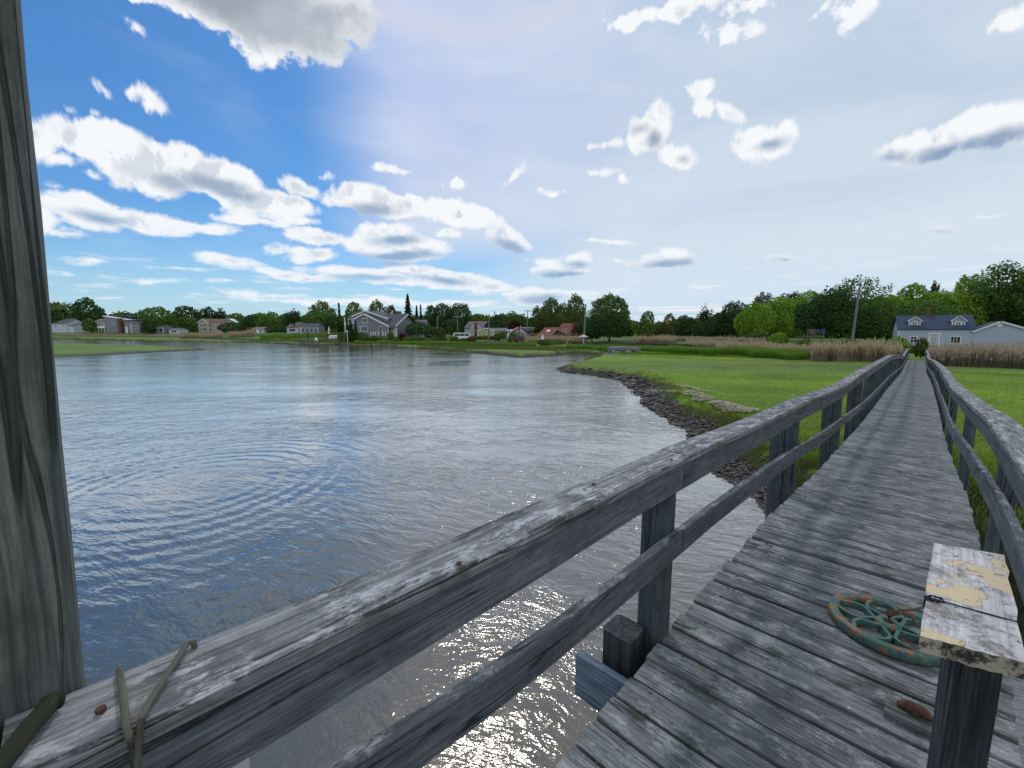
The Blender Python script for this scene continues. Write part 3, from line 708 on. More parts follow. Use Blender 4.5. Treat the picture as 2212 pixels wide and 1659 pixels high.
def spoke_arc(m_, pts, w=.024, z0=.012, z1=.042):
    pts = [Vector((x, y, 0)) for x, y in pts]; V = []; 
    for i, p in enumerate(pts):
        t = (pts[min(i+1, len(pts)-1)] - pts[max(i-1, 0)]).normalized(); nn = Vector((-t.y, t.x, 0))*w/2
        V += [p - nn + UP*z0, p + nn + UP*z0, p + nn*.8 + UP*z1, p - nn*.8 + UP*z1]
    Fc = [(i*4+j, (i+1)*4+j, (i+1)*4+(j+1) % 4, i*4+(j+1) % 4) for i in range(len(pts)-1) for j in range(4)]
    m_.add(V, [tuple(reversed(f)) for f in Fc] + [(0,1,2,3), tuple(range(len(V)-1, len(V)-5, -1))])
for kk in range(5):
    a = 2*math.pi*kk/5; m_ = MB()
    for sg in (-1, 1):
        pts = []
        for q in np.linspace(0, 1, 16):
            rad = .054 + (r_-.040-.054)*q; da = .42*max(0, 1-q/.46)**1.7 + .44*max(0, (q-.46)/.54)**1.5
            da = sg*(da + .009/rad); pts.append((rad*math.cos(a+da), rad*math.sin(a+da)))
        spoke_arc(m_, pts, .019)
    m_.build('spoke', M['iron'], wh)
wh.rotation_euler = (0, math.radians(2), math.radians(20))
o = MB().tube([(0,0,.05),(0,0,.085),(.008,.004,.1)], .017, 8).build('bolt', M['rust'], wh)
m_ = MB(); rt = .0055; zr = .07
m_.tube([hub + Vector(p) for p in ((0,.0,zr),(.06,.01,zr+.005),(.16,.035,zr-.01),(.30,.08,zr-.015),(.36,.10,.02))], rt, 8)
m_.tube([hub + Vector(p) for p in ((.03,.0,zr+.004),(.085,-.03,zr),(.07,-.12,.045),(.045,-.2,.035),(.05,-r_+.02,.045),(.052,-r_-.01,.03),(.05,-r_-.015,-.015))], rt, 8)
m_.tube([hub + Vector(p) for p in ((-.03,-.16,.03),(-.06,-.13,.035),(-.05,-.2,.03),(.0,-r_+.03,.045),(.04,-r_-.014,.02),(.06,-r_-.03,-.02))], rt*.8, 8)
o = m_.build('wheel_rope', M['twine'], smooth=True); tag(o, 'thin brown rope knotted round the hub and rim of the green wheel', 'rope')

# ------------------------------------------------------------------ short post with peeling painted board on top
def peel():
    m, k, b, out = mat_new('peeling paint'); wc = k.n('ShaderNodeAttribute', attribute_name='wc').outputs['Vector']; pos = k.n('ShaderNodeNewGeometry').outputs['Position']
    L_, A_2, B_ = k.sep(wc)
    g = k.noise(k.comb(k.m('MULTIPLY', L_, 3.), k.m('MULTIPLY', A_2, 70.), B_), 1., 5, .6)
    p = k.noise(pos, 8.5, 4, .55, .4); f = k.noise(pos, 75, 4, .65); dk = k.noise(pos, 17, 6, .75)
    c = k.mix(k.smooth(g.outputs[0], .3, .7), C3(.42,.42,.44), C3(.72,.71,.70))
    c = k.mix(k.smooth(k.m('ADD', dk.outputs[0], k.m('MULTIPLY', f.outputs[0], .3)), .60, .78, 0., .85), c, C3(.17,.15,.135))
    yel = k.smooth(k.m('ADD', p.outputs[0], k.m('MULTIPLY', f.outputs[0], .10)), .625, .64)
    c = k.mix(yel, c, C3(.66,.54,.35)); c = k.mix(k.smooth(k.noise(pos, 40, 3).outputs[0], .66, .7), c, C3(.06,.06,.06))
    nz = k.sep(k.n('ShaderNodeNewGeometry').outputs['Normal'])[2]
    side = k.mix(k.smooth(dk.outputs[0], .42, .55), C3(.03,.035,.035), C3(.5,.45,.34))
    c = k.mix(k.smooth(nz, .6, .9), side, c)
    k.L.new(c, b.inputs['Base Color']); b.inputs['Roughness'].default_value = .75
    bp = k.n('ShaderNodeBump'); bp.inputs['Distance'].default_value = .003; k.L.new(k.m('ADD', yel, g.outputs[0]), bp.inputs['Height']); k.L.new(bp.outputs[0], b.inputs['Normal'])
    return m
M['peel'] = peel()
zb = EYE - .80
C4 = [Vector((*onz(*p, zb), zb)) for p in ((2799,1628),(3013,1665),(3082,1990),(2760,1907))]
print('board dims', (C4[1]-C4[0]).length, (C4[2]-C4[3]).length, (C4[3]-C4[0]).length, (C4[2]-C4[1]).length)
cen = sum(C4, Vector()) / 4
stand = empty('board_stand', (cen.x, cen.y, zS(1.0)), 0, 'short dark post topped with a board of flaking white and yellow paint', 'stand')
m_ = MB(); n = 10; wv = []; V = []
for j in range(n+1):
    for i2 in range(n+1):
        a, b2 = i2/n, j/n; p = (C4[0]*(1-a)+C4[1]*a)*(1-b2) + (C4[3]*(1-a)+C4[2]*a)*b2
        e_ = .004 if 0 < i2 < n and 0 < j < n else 0
        V.append(p + UP*(random.uniform(-.0015, .0015)) + (Vector((random.uniform(-1,1), random.uniform(-1,1), 0))*.003 if not e_ else Vector()))
W_ = [(b*.3, a*.2, 0) for b in [j/n for j in range(n+1)] for a in [i/n for i in range(n+1)]]
nt = len(V); Vb = [p - UP*.045 for p in V]
Fc = []
for j in range(n):
    for i2 in range(n):
        q = j*(n+1)+i2; Fc.append((q, q+n+1, q+n+2, q+1)); Fc.append((q+nt, q+1+nt, q+n+2+nt, q+n+1+nt))
edge = [i for i in range(n+1)] + [j*(n+1)+n for j in range(1, n+1)] + [n*(n+1)+i for i in range(n-1, -1, -1)] + [j*(n+1) for j in range(n-1, 0, -1)]
for a, b2 in zip(edge, edge[1:]+edge[:1]): Fc.append((a, b2, b2+nt, a+nt))
m_.add([p - Vector(stand.location) for p in V+Vb], Fc, W_+W_); m_.build('top_board', M['peel'], stand)
pc = Vector((WX(2925, C4[3].y+.115), C4[3].y + .115, 0))
pc = Vector((0, C4[3].y + .06, 0)); pc.x = WX(2926, pc.y, zb-.05)
m_ = MB(); dirx = (C4[2]-C4[3]).normalized(); diry = Vector((-dirx.y, dirx.x, 0))
lo_ = Vector(stand.location)
m_.sweep([Vector((pc.x, pc.y, z_)) - lo_ for z_ in np.linspace(zS(1.0)-.02, zb-.046, 5)], dirx, .092, .09, ch=.005, up=diry)
m_.build('post', M['dark'], stand)
m_ = MB()
A0, A1 = C4[0].lerp(C4[3], .68), C4[1].lerp(C4[2], .72)
line = [A0.lerp(A1, q) + UP*.004 for q in np.linspace(0, 1, 6)]
m_.tube([A0 + Vector((-.012, -.01, -.02)), A0 + UP*.003] + line + [A1 + Vector((.01, 0, -.03))], .0022, 6)
for kk in range(3):
    cc = A0.lerp(A1, .07 + .03*kk) + UP*.006; m_.tube([cc + Vector((.018*math.cos(t_ + kk), .012*math.sin(t_ + kk), .003*math.sin(3*t_))) for t_ in np.linspace(0, 5.6, 12)], .0018, 6)
o = m_.build('fishing_line', M['cord']); tag(o, 'thin dark line knotted and stretched across the peeling painted board', 'cord')
# rope hitched on the right lower rail
m_ = MB(); sR = 1.95
cc = bp_(sR, WD-.02, midR(sR)-.06)
for kk in range(2):
    m_.tube([cc + U*(.02*kk-.01) + Nn*(.032*math.cos(t_)) + UP*(.085*math.sin(t_)) for t_ in np.linspace(0, 6.2, 18)], .005, 6)
o = m_.build('hitched_rope', M['cord']); tag(o, 'dark blue cord hitched around the lower rail just right of the painted board', 'cord')

# mooring cleat on its block
zc = zS(1.3)
def ond2(sx, sy, z): x, y = onz(sx, sy, z); return Vector((x, y, z))
c0 = ond2(2745, 2140, zc+.045)
cb = empty('mooring_cleat', (c0.x, c0.y, zc), 0, 'rusted iron cleat bolted to a short plank beside the painted post', 'cleat')
e0 = ond2(2655, 2105, zc+.045); e1 = ond2(2870, 2205, zc+.045); dv = (e1-e0).normalized(); dn = Vector((-dv.y, dv.x, 0))
m_ = MB(); m_.sweep([e0 - c0 + Vector((0,0,.045-.0225)) + dv*q for q in np.linspace(0, (e1-e0).length, 5)], dn, .10, .045, ch=.004); m_.build('block', M['deck'], cb)
m_ = MB()
m_.tube([dv*q + UP*(.062+.008*math.cos(q*60)) for q in np.linspace(-.055, .055, 9)], [.010,.016,.020,.022,.019,.021,.020,.015,.009], 9)
m_.box(-.02, .02, -.018, .018, .045, .062)
m_.build('cleat', M['rust'], cb, True)

# ------------------------------------------------------------------ grass, mud clods, reeds
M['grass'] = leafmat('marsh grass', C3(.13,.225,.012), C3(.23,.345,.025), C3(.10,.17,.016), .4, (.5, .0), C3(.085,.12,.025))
M['straw'] = leafmat('dead straw', C3(.36,.32,.26), C3(.58,.52,.44), None, .2)
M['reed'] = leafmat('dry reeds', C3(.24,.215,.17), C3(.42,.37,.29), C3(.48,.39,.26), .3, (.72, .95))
M['reed_dark'] = leafmat('dark reeds', C3(.13,.12,.085), C3(.31,.27,.20), C3(.45,.37,.28), .3, (.5, .9))  # darker stalk colour than the other reeds, paler towards the top
M['tallgrass'] = leafmat('tall green grass', C3(.09,.19,.03), C3(.15,.31,.05), C3(.19,.34,.05), .4, (.5, 1.))
M['sedge'] = leafmat('olive sedge', C3(.09,.13,.03), C3(.17,.20,.07), None, .35)

def blades(name, X, Y, Z, h, w, mat, lean=.35, kind='stuff', k3=True, plume=False):
    n = len(X); a = rng.uniform(0, 2*np.pi, n); l = rng.uniform(0, lean, n) * h; b = rng.uniform(0, 2*np.pi, n)
    dx, dy = np.cos(a)*w/2, np.sin(a)*w/2; tx, ty = np.cos(b)*l, np.sin(b)*l
    P = np.zeros((n, 4, 3)); base = np.stack([X, Y, Z], -1)
    P[:, 0] = base + np.stack([-dx, -dy, 0*h], -1); P[:, 1] = base + np.stack([dx, dy, 0*h], -1)
    P[:, 2] = base + np.stack([tx*.5+dx*.75, ty*.5+dy*.75, h*.6], -1); P[:, 3] = base + np.stack([tx*.5-dx*.75, ty*.5-dy*.75, h*.6], -1)
    T = np.zeros((n, 4, 3)); T[:, 0] = P[:, 3]; T[:, 1] = P[:, 2]
    tw = .5 if plume else .12
    T[:, 2] = base + np.stack([tx+dx*tw, ty+dy*tw, h], -1); T[:, 3] = base + np.stack([tx-dx*tw, ty-dy*tw, h], -1)
    V = [P, T]; H = [np.tile([0, 0, .6, .6], n), np.tile([.6, .6, 1, 1], n)]; R = [rng.random(n)]; R.append(R[0])
    if plume:
        q = rng.random(n) < .8; m = q.sum(); pw = rng.uniform(.05, .11, m); ph = rng.uniform(.2, .38, m); c = rng.uniform(0, 2*np.pi, m)
        tip = base[q] + np.stack([tx[q], ty[q], h[q]], -1); ex = np.stack([np.cos(c)*pw, np.sin(c)*pw, 0*pw], -1); ez = np.stack([tx[q]*.15, ty[q]*.15, ph], -1)
        Q = np.stack([tip - ez*.4, tip + ex*.8 + ez*.2, tip + ez, tip - ex + ez*.25], 1); V.append(Q); H.append(np.full(m*4, 1.)); R.append(rng.random(m))
    o = np_mesh(name, np.concatenate(V).reshape(-1, 3), 4, mat, np.concatenate(R), col=np.concatenate(H))
    tag(o, kind=kind); return o

def scatter_view(n, y0, y1, sx0, sx1, power=1.):
    """points on the meadow, denser close by"""
    u = rng.random(n); Y = 1/((1/y0)*(1-u) + (1/y1)*u) if power else y0 + (y1-y0)*u
    t0, t1 = (sx0/3-512)/F, (sx1/3-512)/F; X = Y * rng.uniform(t0, t1, n)
    return X, Y
# meadow grass
X, Y = scatter_view(230000, 4.2, 48, 1500, 3900)
z, w, wi, up = land_z(X, Y)
patchy = fbm(X*1.1, Y*1.1, 3, 31)
keep = (w > .95 + (patchy-.45)*1.3) & ~((np.abs(X*Nn.x + Y*Nn.y - .1) < 2.0) & (X*U.x + Y*U.y < 13))
X, Y, z, w, patchy = X[keep], Y[keep], z[keep], w[keep], patchy[keep]
h = rng.uniform(.045, .11, len(X)) * (1 + 1.6*sstep(w, 4, 1.2)) * (1 + .5*(Y < 11))
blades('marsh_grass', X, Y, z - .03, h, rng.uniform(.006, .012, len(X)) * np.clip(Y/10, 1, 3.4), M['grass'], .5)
# taller dark tufts along the edge beside and under the boardwalk
X, Y = scatter_view(30000, 3.6, 13, 2150, 3900); z, w, wi, up = land_z(X, Y); cl = fbm(X*2.2, Y*2.2, 2, 5)
keep = (w > .7) & (w < 5.5) & (cl > .42); X, Y, z = X[keep], Y[keep], z[keep]
blades('edge_grass', X, Y, z-.03, rng.uniform(.3, .65, len(X)), rng.uniform(.007, .014, len(X)), leafmat('edge grass', C3(.022,.042,.012), C3(.085,.10,.042), None, .25), .9)
X, Y = scatter_view(150000, 9, 44, 1640, 2700); z, w, wi, up = land_z(X, Y); cl = fbm(X*1.7, Y*1.7, 2, 15)
keep = (w > .75) & (w < 1.9) & (cl > .40); X, Y, z = X[keep][:14000], Y[keep][:14000], z[keep][:14000]
blades('edge_grass', X, Y, z-.03, rng.uniform(.1, .32, len(X)), rng.uniform(.008, .014, len(X))*np.clip(Y/12, 1, 2.5), leafmat('bank grass', C3(.07,.11,.02), C3(.24,.22,.11), None, .3), .9)
# sparse shoots standing in the shallows beside the bank
X, Y = scatter_view(9000, 6, 30, 1700, 2500); z, w, wi, up = land_z(X, Y); keep = (w > -.25) & (w < .1) & (rng.random(len(X)) < .10)
# mud clods along the bank
def clods():
    X, Y = scatter_view(160000, 5, 42, 1640, 3100); z, w, wi, up = land_z(X, Y)
    keep = (w > -.35) & (w < 1.35) & (rng.random(len(X)) < np.clip(1.25 - np.abs(w-.6)*.55, 0, 1)); X, Y, z, w = X[keep][:15000], Y[keep][:15000], z[keep][:15000], w[keep][:15000]
    import bmesh
    bm = bmesh.new(); bmesh.ops.create_icosphere(bm, subdivisions=1, radius=1); bv = np.array([v.co[:] for v in bm.verts]); bf = np.array([[v.index for v in f.verts] for f in bm.faces]); bm.free()
    n = len(X); R = (.010 + .085*rng.random(n)**3.) * np.clip(Y/14, .8, 2.2)
    V = bv[None] * (1 + rng.uniform(-.3, .3, (n, len(bv), 1))) * np.stack([R*rng.uniform(.8, 1.6, n), R*rng.uniform(.8, 1.4, n), R*rng.uniform(.5, .95, n)], -1)[:, None] + np.stack([X, Y, z+R*.2], -1)[:, None]
    T = V[:, bf].reshape(-1, 3)
    m, k, b, out = mat_new('wet mud'); r = k.n('ShaderNodeAttribute', attribute_name='rnd').outputs['Fac']
    k.L.new(k.mix(r, C3(.012,.011,.010), C3(.06,.05,.044)), b.inputs['Base Color']); b.inputs['Roughness'].default_value = .55
    o = np_mesh('mud_clods', T, 3, m, np.repeat(rng.random(n), len(bf))); tag(o, kind='stuff')
clods()
# straw wrack lines on the meadow
XS, YS, ZS = [], [], []
for sx, sy, rx, ry, n in ((2085,1178,45,7,160),(2190,1216,62,11,480),(2110,1192,30,6,110),(1960,1147,26,4,50),(2010,1160,40,3,40),(1850,1126,60,3,60),(2075,1160,60,4,90),(2240,1225,30,5,140),(2400,1075,40,2,200)):
    a = rng.uniform(0, 2*np.pi, n); q = np.sqrt(rng.random(n)); px = sx + rx*q*np.cos(a); py = sy + ry*q*np.sin(a) + (px-sx)*.22*(rx > 35)*(sy > 1150)
    P = np.array([onz(u_, v_, .72) for u_, v_ in zip(px, py)]); XS.append(P[:, 0]); YS.append(P[:, 1])
XS = np.concatenate(XS); YS = np.concatenate(YS); zz_ = land_z(XS, YS)[0]; n = len(XS)
a = rng.uniform(0, 2*np.pi, n); L = rng.uniform(.12, .4, n); w_ = .009*np.clip(YS/9, 1, 2.5); el_ = rng.uniform(-.1, .12, n)
dx, dy = np.cos(a)*L/2, np.sin(a)*L/2; nx, ny = -np.sin(a)*w_, np.cos(a)*w_; zb_ = zz_ + rng.uniform(.06, .11, n); dz = L*el_*.5
Q = np.stack([np.stack([XS-dx-nx, YS-dy-ny, zb_-dz*.3], -1), np.stack([XS+dx-nx, YS+dy-ny, zb_+dz], -1), np.stack([XS+dx+nx, YS+dy+ny, zb_+dz+.01], -1), np.stack([XS-dx+nx, YS-dy+ny, zb_-dz*.3+.01], -1)], 1)
o = np_mesh('straw_wrack', Q.reshape(-1, 3), 4, M['straw'], rng.random(n)); tag(o, kind='stuff')

def bed(name, p0, p1, depth, n, h0, h1, mat, w=(.02, .045), plume=True, lean=.12, rag=.0):
    (sa, Ya), (sb, Yb) = p0, p1; Xa, Xb = WX(sa, Ya), WX(sb, Yb)
    t = rng.random(n); q = rng.random(n)**1.3; X = Xa + (Xb-Xa)*t; Y = Ya + (Yb-Ya)*t; d = np.hypot(X, Y)
    wv = (vnoise(t*9, t*0, 3)-.5)*2*rag; q2 = q*depth + wv; X = X + X/d*q2; Y = Y + Y/d*q2
    keep = np.abs(X*Nn.x + Y*Nn.y) > .95; X, Y = X[keep], Y[keep]
    z = land_z(X, Y)[0]; h1 = h1 * np.where((rng.random(len(X)) < .12) & plume, 1.3, 1.); hh = (h0 + (h1-h0)*rng.random(len(X))) * (.7 + .45*vnoise(X*.35, Y*.35, 9)) * (.75 + .35*rng.random(len(X)))
    return blades(name, X, Y, z-.05, hh, rng.uniform(*w, len(X)) * np.clip(Y/45, 1, 2), mat, lean, plume=plume)
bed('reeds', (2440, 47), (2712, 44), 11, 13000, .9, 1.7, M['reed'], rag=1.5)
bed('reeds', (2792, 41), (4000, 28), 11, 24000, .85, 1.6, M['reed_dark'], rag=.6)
bed('reeds', (2150, 66), (2470, 52), 10, 9000, .7, 1.25, M['reed'], rag=1.5)
bed('reeds', (1900, 88), (2030, 84), 8, 3500, .7, 1.3, M['reed'], rag=1)
bed('reeds', (1575, 104), (1760, 100), 8, 7000, .9, 1.6, M['reed'], rag=1)
bed('reeds', (2060, 76), (2200, 72), 6, 2000, .6, 1.1, M['reed'])
bed('reeds', (535, 168), (668, 163), 9, 4500, 1.0, 1.8, M['reed'])
bed('reeds', (685, 162), (765, 156), 8, 2500, 1.2, 2.0, M['reed'])
bed('reeds', (170, 196), (540, 178), 4, 4000, .4, .8, M['reed'])
bed('reeds', (2030, 100), (2300, 78), 8, 3000, .6, 1.1, M['reed_dark'])
bed('tall_grass', (2010, 60), (2430, 47.5), 7, 24000, .7, 1.35, M['tallgrass'], plume=False, lean=.3, rag=1.5)
bed('tall_grass', (1700, 78), (2020, 64), 6, 14000, .4, 1.0, M['tallgrass'], plume=False, lean=.3, rag=1.5)
bed('tall_grass', (1060, 110), (1610, 88), 8, 22000, .45, .85, M['tallgrass'], plume=False, lean=.3, rag=2)
bed('tall_grass', (780, 150), (1060, 118), 8, 9000, .5, 1.2, M['tallgrass'], plume=False, lean=.3, rag=2)
bed('sedge', (1250, 82), (1800, 66), 18, 20000, .2, .4, M['sedge'], plume=False, lean=.4)
bed('sedge', (600, 160), (1300, 92), 14, 20000, .2, .4, M['sedge'], plume=False, lean=.4)
bed('sedge', (1860, 60), (2440, 49), 6, 9000, .2, .4, M['grass'], plume=False, lean=.4)

# ------------------------------------------------------------------ trees
LM = {'dark': leafmat('dark leaves', C3(.034,.072,.028), C3(.085,.155,.05), None, .3), 'mid': leafmat('mid leaves', C3(.07,.14,.035), C3(.155,.26,.065), None, .35),
      'light': leafmat('spring leaves', C3(.09,.15,.03), C3(.19,.27,.06), None, .38), 'bright': leafmat('fresh leaves', C3(.15,.27,.03), C3(.29,.46,.07), None, .4),
      'olive': leafmat('olive leaves', C3(.07,.095,.025), C3(.14,.155,.05), None, .35), 'red': leafmat('copper leaves', C3(.045,.012,.016), C3(.09,.025,.03), None, .25),
      'grey': leafmat('grey green leaves', C3(.12,.15,.11), C3(.23,.26,.19), None, .35), 'pine': leafmat('pine needles', C3(.024,.048,.026), C3(.06,.095,.048), None, .15),
      'yellow': leafmat('golden leaves', C3(.16,.15,.02), C3(.3,.27,.04), None, .35), 'brown': leafmat('brown shrub', C3(.08,.06,.045), C3(.15,.11,.08), None, .3)}
def crown_pts(n, W, H, shape):
    """leaf positions in a crown of width W, height H standing on z=0"""
    if shape == 'cone':
        z = 1 - np.sqrt(rng.random(n)); a = rng.uniform(0, 2*np.pi, n); r = (1-z)*(.78+.22*rng.random(n))*W/2*(1 + .12*np.sin(z*40))
        return np.stack([np.cos(a)*r, np.sin(a)*r, z*H], -1)
    if shape == 'spruce':
        t = rng.random(n)**1.25; a = rng.uniform(0, 2*np.pi, n); rr_ = rng.random(n)**.55; saw = 1 - (t*13) % 1
        lump = .8 + .3*np.sin(a*3 + np.floor(t*13)*2.1); r = ((1-t)**.9*(.45+.6*saw)*lump*rr_ + .02)*W/2*1.1; z = (t - rr_*(1-t)*.05)*H + rng.normal(0, .05, n)
        return np.stack([np.cos(a)*r, np.sin(a)*r, z], -1)
    m, sg, base_, dep = {'dense': (40, .055, .74, .30), 'lacy': (85, .016, .70, .30), 'pine': (20, .06, .45, .5), 'bush': (16, .10, .78, .3), 'layer': (26, .07, .62, .45)}[shape]
    c = rng.normal(size=(m, 3)); c[:, 2] = np.abs(c[:, 2])*1.1 - .45*(rng.random(m) < .5); c /= np.linalg.norm(c, axis=1)[:, None]; amp = rng.uniform(.6, 1.05, m)
    N_ = n if shape != 'lacy' else int(n*2.2)
    d = rng.normal(size=(N_*2, 3)); d /= np.linalg.norm(d, axis=1)[:, None]; d = d[d[:, 2] > -.72][:N_]
    b_ = (np.exp((d @ c.T - 1)/sg)*amp).max(1)
    if shape == 'lacy':
        k_ = (b_ > .30) | ((d[:, 2] < .15) & (rng.random(len(d)) < .45)); d, b_ = d[k_][:n], b_[k_][:n]
    if shape == 'pine': k_ = b_ > .18; d, b_ = d[k_], b_[k_]
    r = (base_ + (1-base_)*b_)*(1 - dep*rng.random(len(d))**1.6)
    z = d[:, 2]*r; z = (z + .70)/1.66
    wv_ = 1 + .10*np.sin(np.arctan2(d[:, 1], d[:, 0])*3 + rng.uniform(0, 6))
    if shape == 'layer': z = np.round(z*8 + rng.normal(0, .35, len(z)) + np.sin(np.arctan2(d[:, 1], d[:, 0])*4))/8*.35 + z*.65
    return np.stack([d[:, 0]*r*wv_*W/2, d[:, 1]*r*wv_*W/2*.85, np.clip(z, .0, 1.02)*H], -1)
def tree(name, label, sx, sytop, wpx, Y, shape, leaf, trunk=.22, size=None, dens=1., group=None, cat='tree', base=None):
    X = WX(sx, Y); Z0 = tz(X, Y) if base is None else base; top = WZ(sytop, Y); Ht = max(.6, top - Z0)
    sec = (Y*CT)/F/3; W = wpx*sec                      # metres across
    root = empty(name, (X, Y, Z0-.05), 0, label, cat, group)
    if shape in ('cone', 'bush', 'spruce'): trunk = .02 if shape != 'spruce' else .1
    H = Ht*(1-trunk); d = math.hypot(X, Y); s = size or (.0034*d if shape not in ('lacy', 'pine') else .0030*d); s = max(s, .10)
    n = int(min(13000, max(400, dens*{'lacy': 6.5, 'pine': 5., 'spruce': 11., 'cone': 7.}.get(shape, 7.)*W*H/(s*s))))
    P = crown_pts(n, W, H, shape) + np.array([0, 0, Ht*trunk])
    n = len(P); nrm = rng.normal(size=(n, 3)); c0 = np.array([0, 0, Ht*trunk + H*.4]); o_ = P - c0; o_ /= np.linalg.norm(o_, axis=1)[:, None] + 1e-6
    nrm = nrm*.6 + o_*.8; nrm /= np.linalg.norm(nrm, axis=1)[:, None]
    t1 = np.cross(nrm, rng.normal(size=(n, 3))); t1 /= np.linalg.norm(t1, axis=1)[:, None]; t2 = np.cross(nrm, t1)
    ss = (s*rng.uniform(.35, .72, n))[:, None]
    V = np.stack([P - t1*ss, P + t2*ss*.85, P + t1*ss, P - t2*ss*.85], 1)
    np_mesh('crown', V.reshape(-1, 3), 4, LM[leaf], rng.random(n), root)
    mb = MB(); tr = max(.05, Ht*.018)
    mb.tube([(0,0,-.5),(random.uniform(-.1,.1),0,Ht*trunk),(random.uniform(-.2,.2),.0,Ht*(trunk+.3*(1-trunk))),(0,0,Ht*(.82 if shape != 'spruce' else .96))], [tr*1.3, tr, tr*.7, tr*.2], 7)
    if shape in ('dense', 'lacy', 'layer', 'pine'):
        for q in range(7 if shape != 'lacy' else 13):
            a = random.uniform(0, 6.28); z0 = Ht*(trunk + random.uniform(0, .35)*(1-trunk)); z1 = Ht*random.uniform(.6, .93)
            rr_ = W*.5*random.uniform(.35, .75); mid = Vector((math.cos(a)*rr_*.45, math.sin(a)*rr_*.45, z0+(z1-z0)*.6))
            mb.tube([(0,0,z0), mid, (math.cos(a)*rr_, math.sin(a)*rr_, z1)], [tr*.5, tr*.32, tr*.1], 5)
    mb.build('trunk' if shape not in ('bush',) else 'stem', M['bark'], root)
    return root
z1 = lambda x, y: (x*.45208, 860+y*.45208); z2 = lambda x, y: (850+x*.27125, 860+y*.27125); z3 = lambda x, y: (1300+x*.27125, 860+y*.27125)
z4 = lambda x, y: (1800+x*.31646, 780+y*.31646); z5 = lambda x, y: (2400+x*.3038, 780+y*.3038)
zf = {'a': (z1, .45208), 'b': (z2, .27125), 'c': (z3, .27125), 'd': (z4, .31646), 'e': (z5, .3038)}
def T(v, x, y, w, Y, shape, leaf, label, name='leafy_tree', **kw):
    f, k = zf[v]; sx, sy = f(x, y); return tree(name, label, sx, sy, w*k, Y, shape, leaf, **kw)
T('a',390,88,110,226,'lacy','light','pale feathery tree rising just right of the tall post')
T('a',480,105,150,222,'dense','mid','soft green tree over the white house at the far left')
T('a',590,70,170,224,'dense','dark','tallest round dark tree left of the grey modern house')
T('a',665,130,110,220,'dense','dark','dark tree whose right side ends at the chimney of the grey modern house')
T('a',398,140,150,220,'dense','dark','low dark tree directly behind the white house roof')
T('a',600,210,90,205,'bush','mid','round green bush left of the glazed porch','bush',cat='bush')
T('a',835,155,140,222,'dense','mid','green tree showing above the ridge of the grey modern house')
T('a',760,168,110,226,'lacy','mid','thin tree behind the sloping roof of the grey modern house')
T('a',1045,130,235,196,'dense','mid','broad full green tree between the grey modern house and the tan house')
T('a',985,215,90,190,'bush','dark','dark shrub at the right corner of the grey modern house','bush',cat='bush')
T('a',930,160,90,215,'dense','mid','green tree squeezed behind the left of the broad full tree')
T('a',1245,120,190,228,'dense','dark','flat topped dark tree left of the tan house and behind it')
T('a',1250,192,150,205,'dense','mid','lower green tree in front of the flat topped dark tree')
T('a',1385,130,120,222,'dense','dark','dark tree behind the brown roof of the tan house')
T('a',1468,130,100,222,'pine','pine','ragged dark pine above the right end of the tan house','pine_tree')
T('a',1570,168,140,216,'dense','mid','soft tree behind the small pale roof peak')
T('a',1690,180,140,214,'dense','dark','low dark tree left of the thin topped tree')
T('a',1540,232,170,192,'bush','dark','dark spreading shrub right of the tan house','bush',cat='bush')
T('a',1815,160,100,205,'lacy','light','thin topped pale tree between the two dark masses')
T('a',1790,188,170,200,'dense','mid','green tree under the thin topped pale tree')
T('a',1960,140,110,196,'pine','pine','dark open pine left of the small white cottage','pine_tree')
T('a',1830,256,170,176,'bush','dark','long dark hedge mound left of the small cottages','bush',cat='bush')
T('a',1915,190,90,190,'dense','dark','dark tree tucked behind the dark open pine')
T('b',120,235,210,172,'pine','pine','gnarled dark pine behind the small grey cottage','pine_tree')
T('b',440,152,340,168,'lacy','light','wide feathery pale tree left of the big grey house')
T('b',400,265,400,160,'dense','mid','full green tree under the wide feathery pale tree')
T('b',560,300,260,150,'dense','dark','dark tree behind the balcony of the big grey house')
T('b',628,180,95,156,'spruce','pine','narrow dark spruce left of the big grey house','spruce_tree',dens=.7)
T('b',790,155,230,168,'lacy','light','feathery tree above the gable of the big grey house')
T('b',860,250,330,160,'dense','mid','green mass behind the gable of the big grey house')
T('b',1040,130,200,166,'lacy','light','taller feathery tree over the right roof of the big grey house')
T('b',1195,185,160,162,'lacy','olive','thin tree near the chimney end of the big grey house')
T('b',1385,82,190,150,'spruce','pine','tall pointed spruce right of the big grey house','spruce_tree')
T('b',1480,208,75,152,'spruce','pine','short spruce just right of the tall pointed spruce','spruce_tree')
T('b',1525,198,60,156,'spruce','pine','slim spruce between the short spruce and the dark round trees','spruce_tree')
T('b',1330,290,300,156,'dense','dark','dark low tree behind the base of the tall pointed spruce')
T('b',1640,190,170,152,'dense','dark','dark tree left of the two big round dark trees')
T('b',1765,172,280,150,'dense','dark','left one of the two big round dark trees')
T('b',1950,168,340,148,'dense','dark','right and larger one of the two big round dark trees')
T('b',1500,378,340,122,'bush','dark','big dark shrub mass right of the big grey house','bush',cat='bush')
T('b',1640,440,200,118,'bush','dark','dark shrub beside the bare left utility pole','bush',cat='bush')
T('b',1748,450,110,114,'bush','olive','yellowish shrub right of the bare left utility pole','bush',cat='bush')
T('b',1850,350,260,132,'dense','dark','dark undergrowth tree behind the white van')
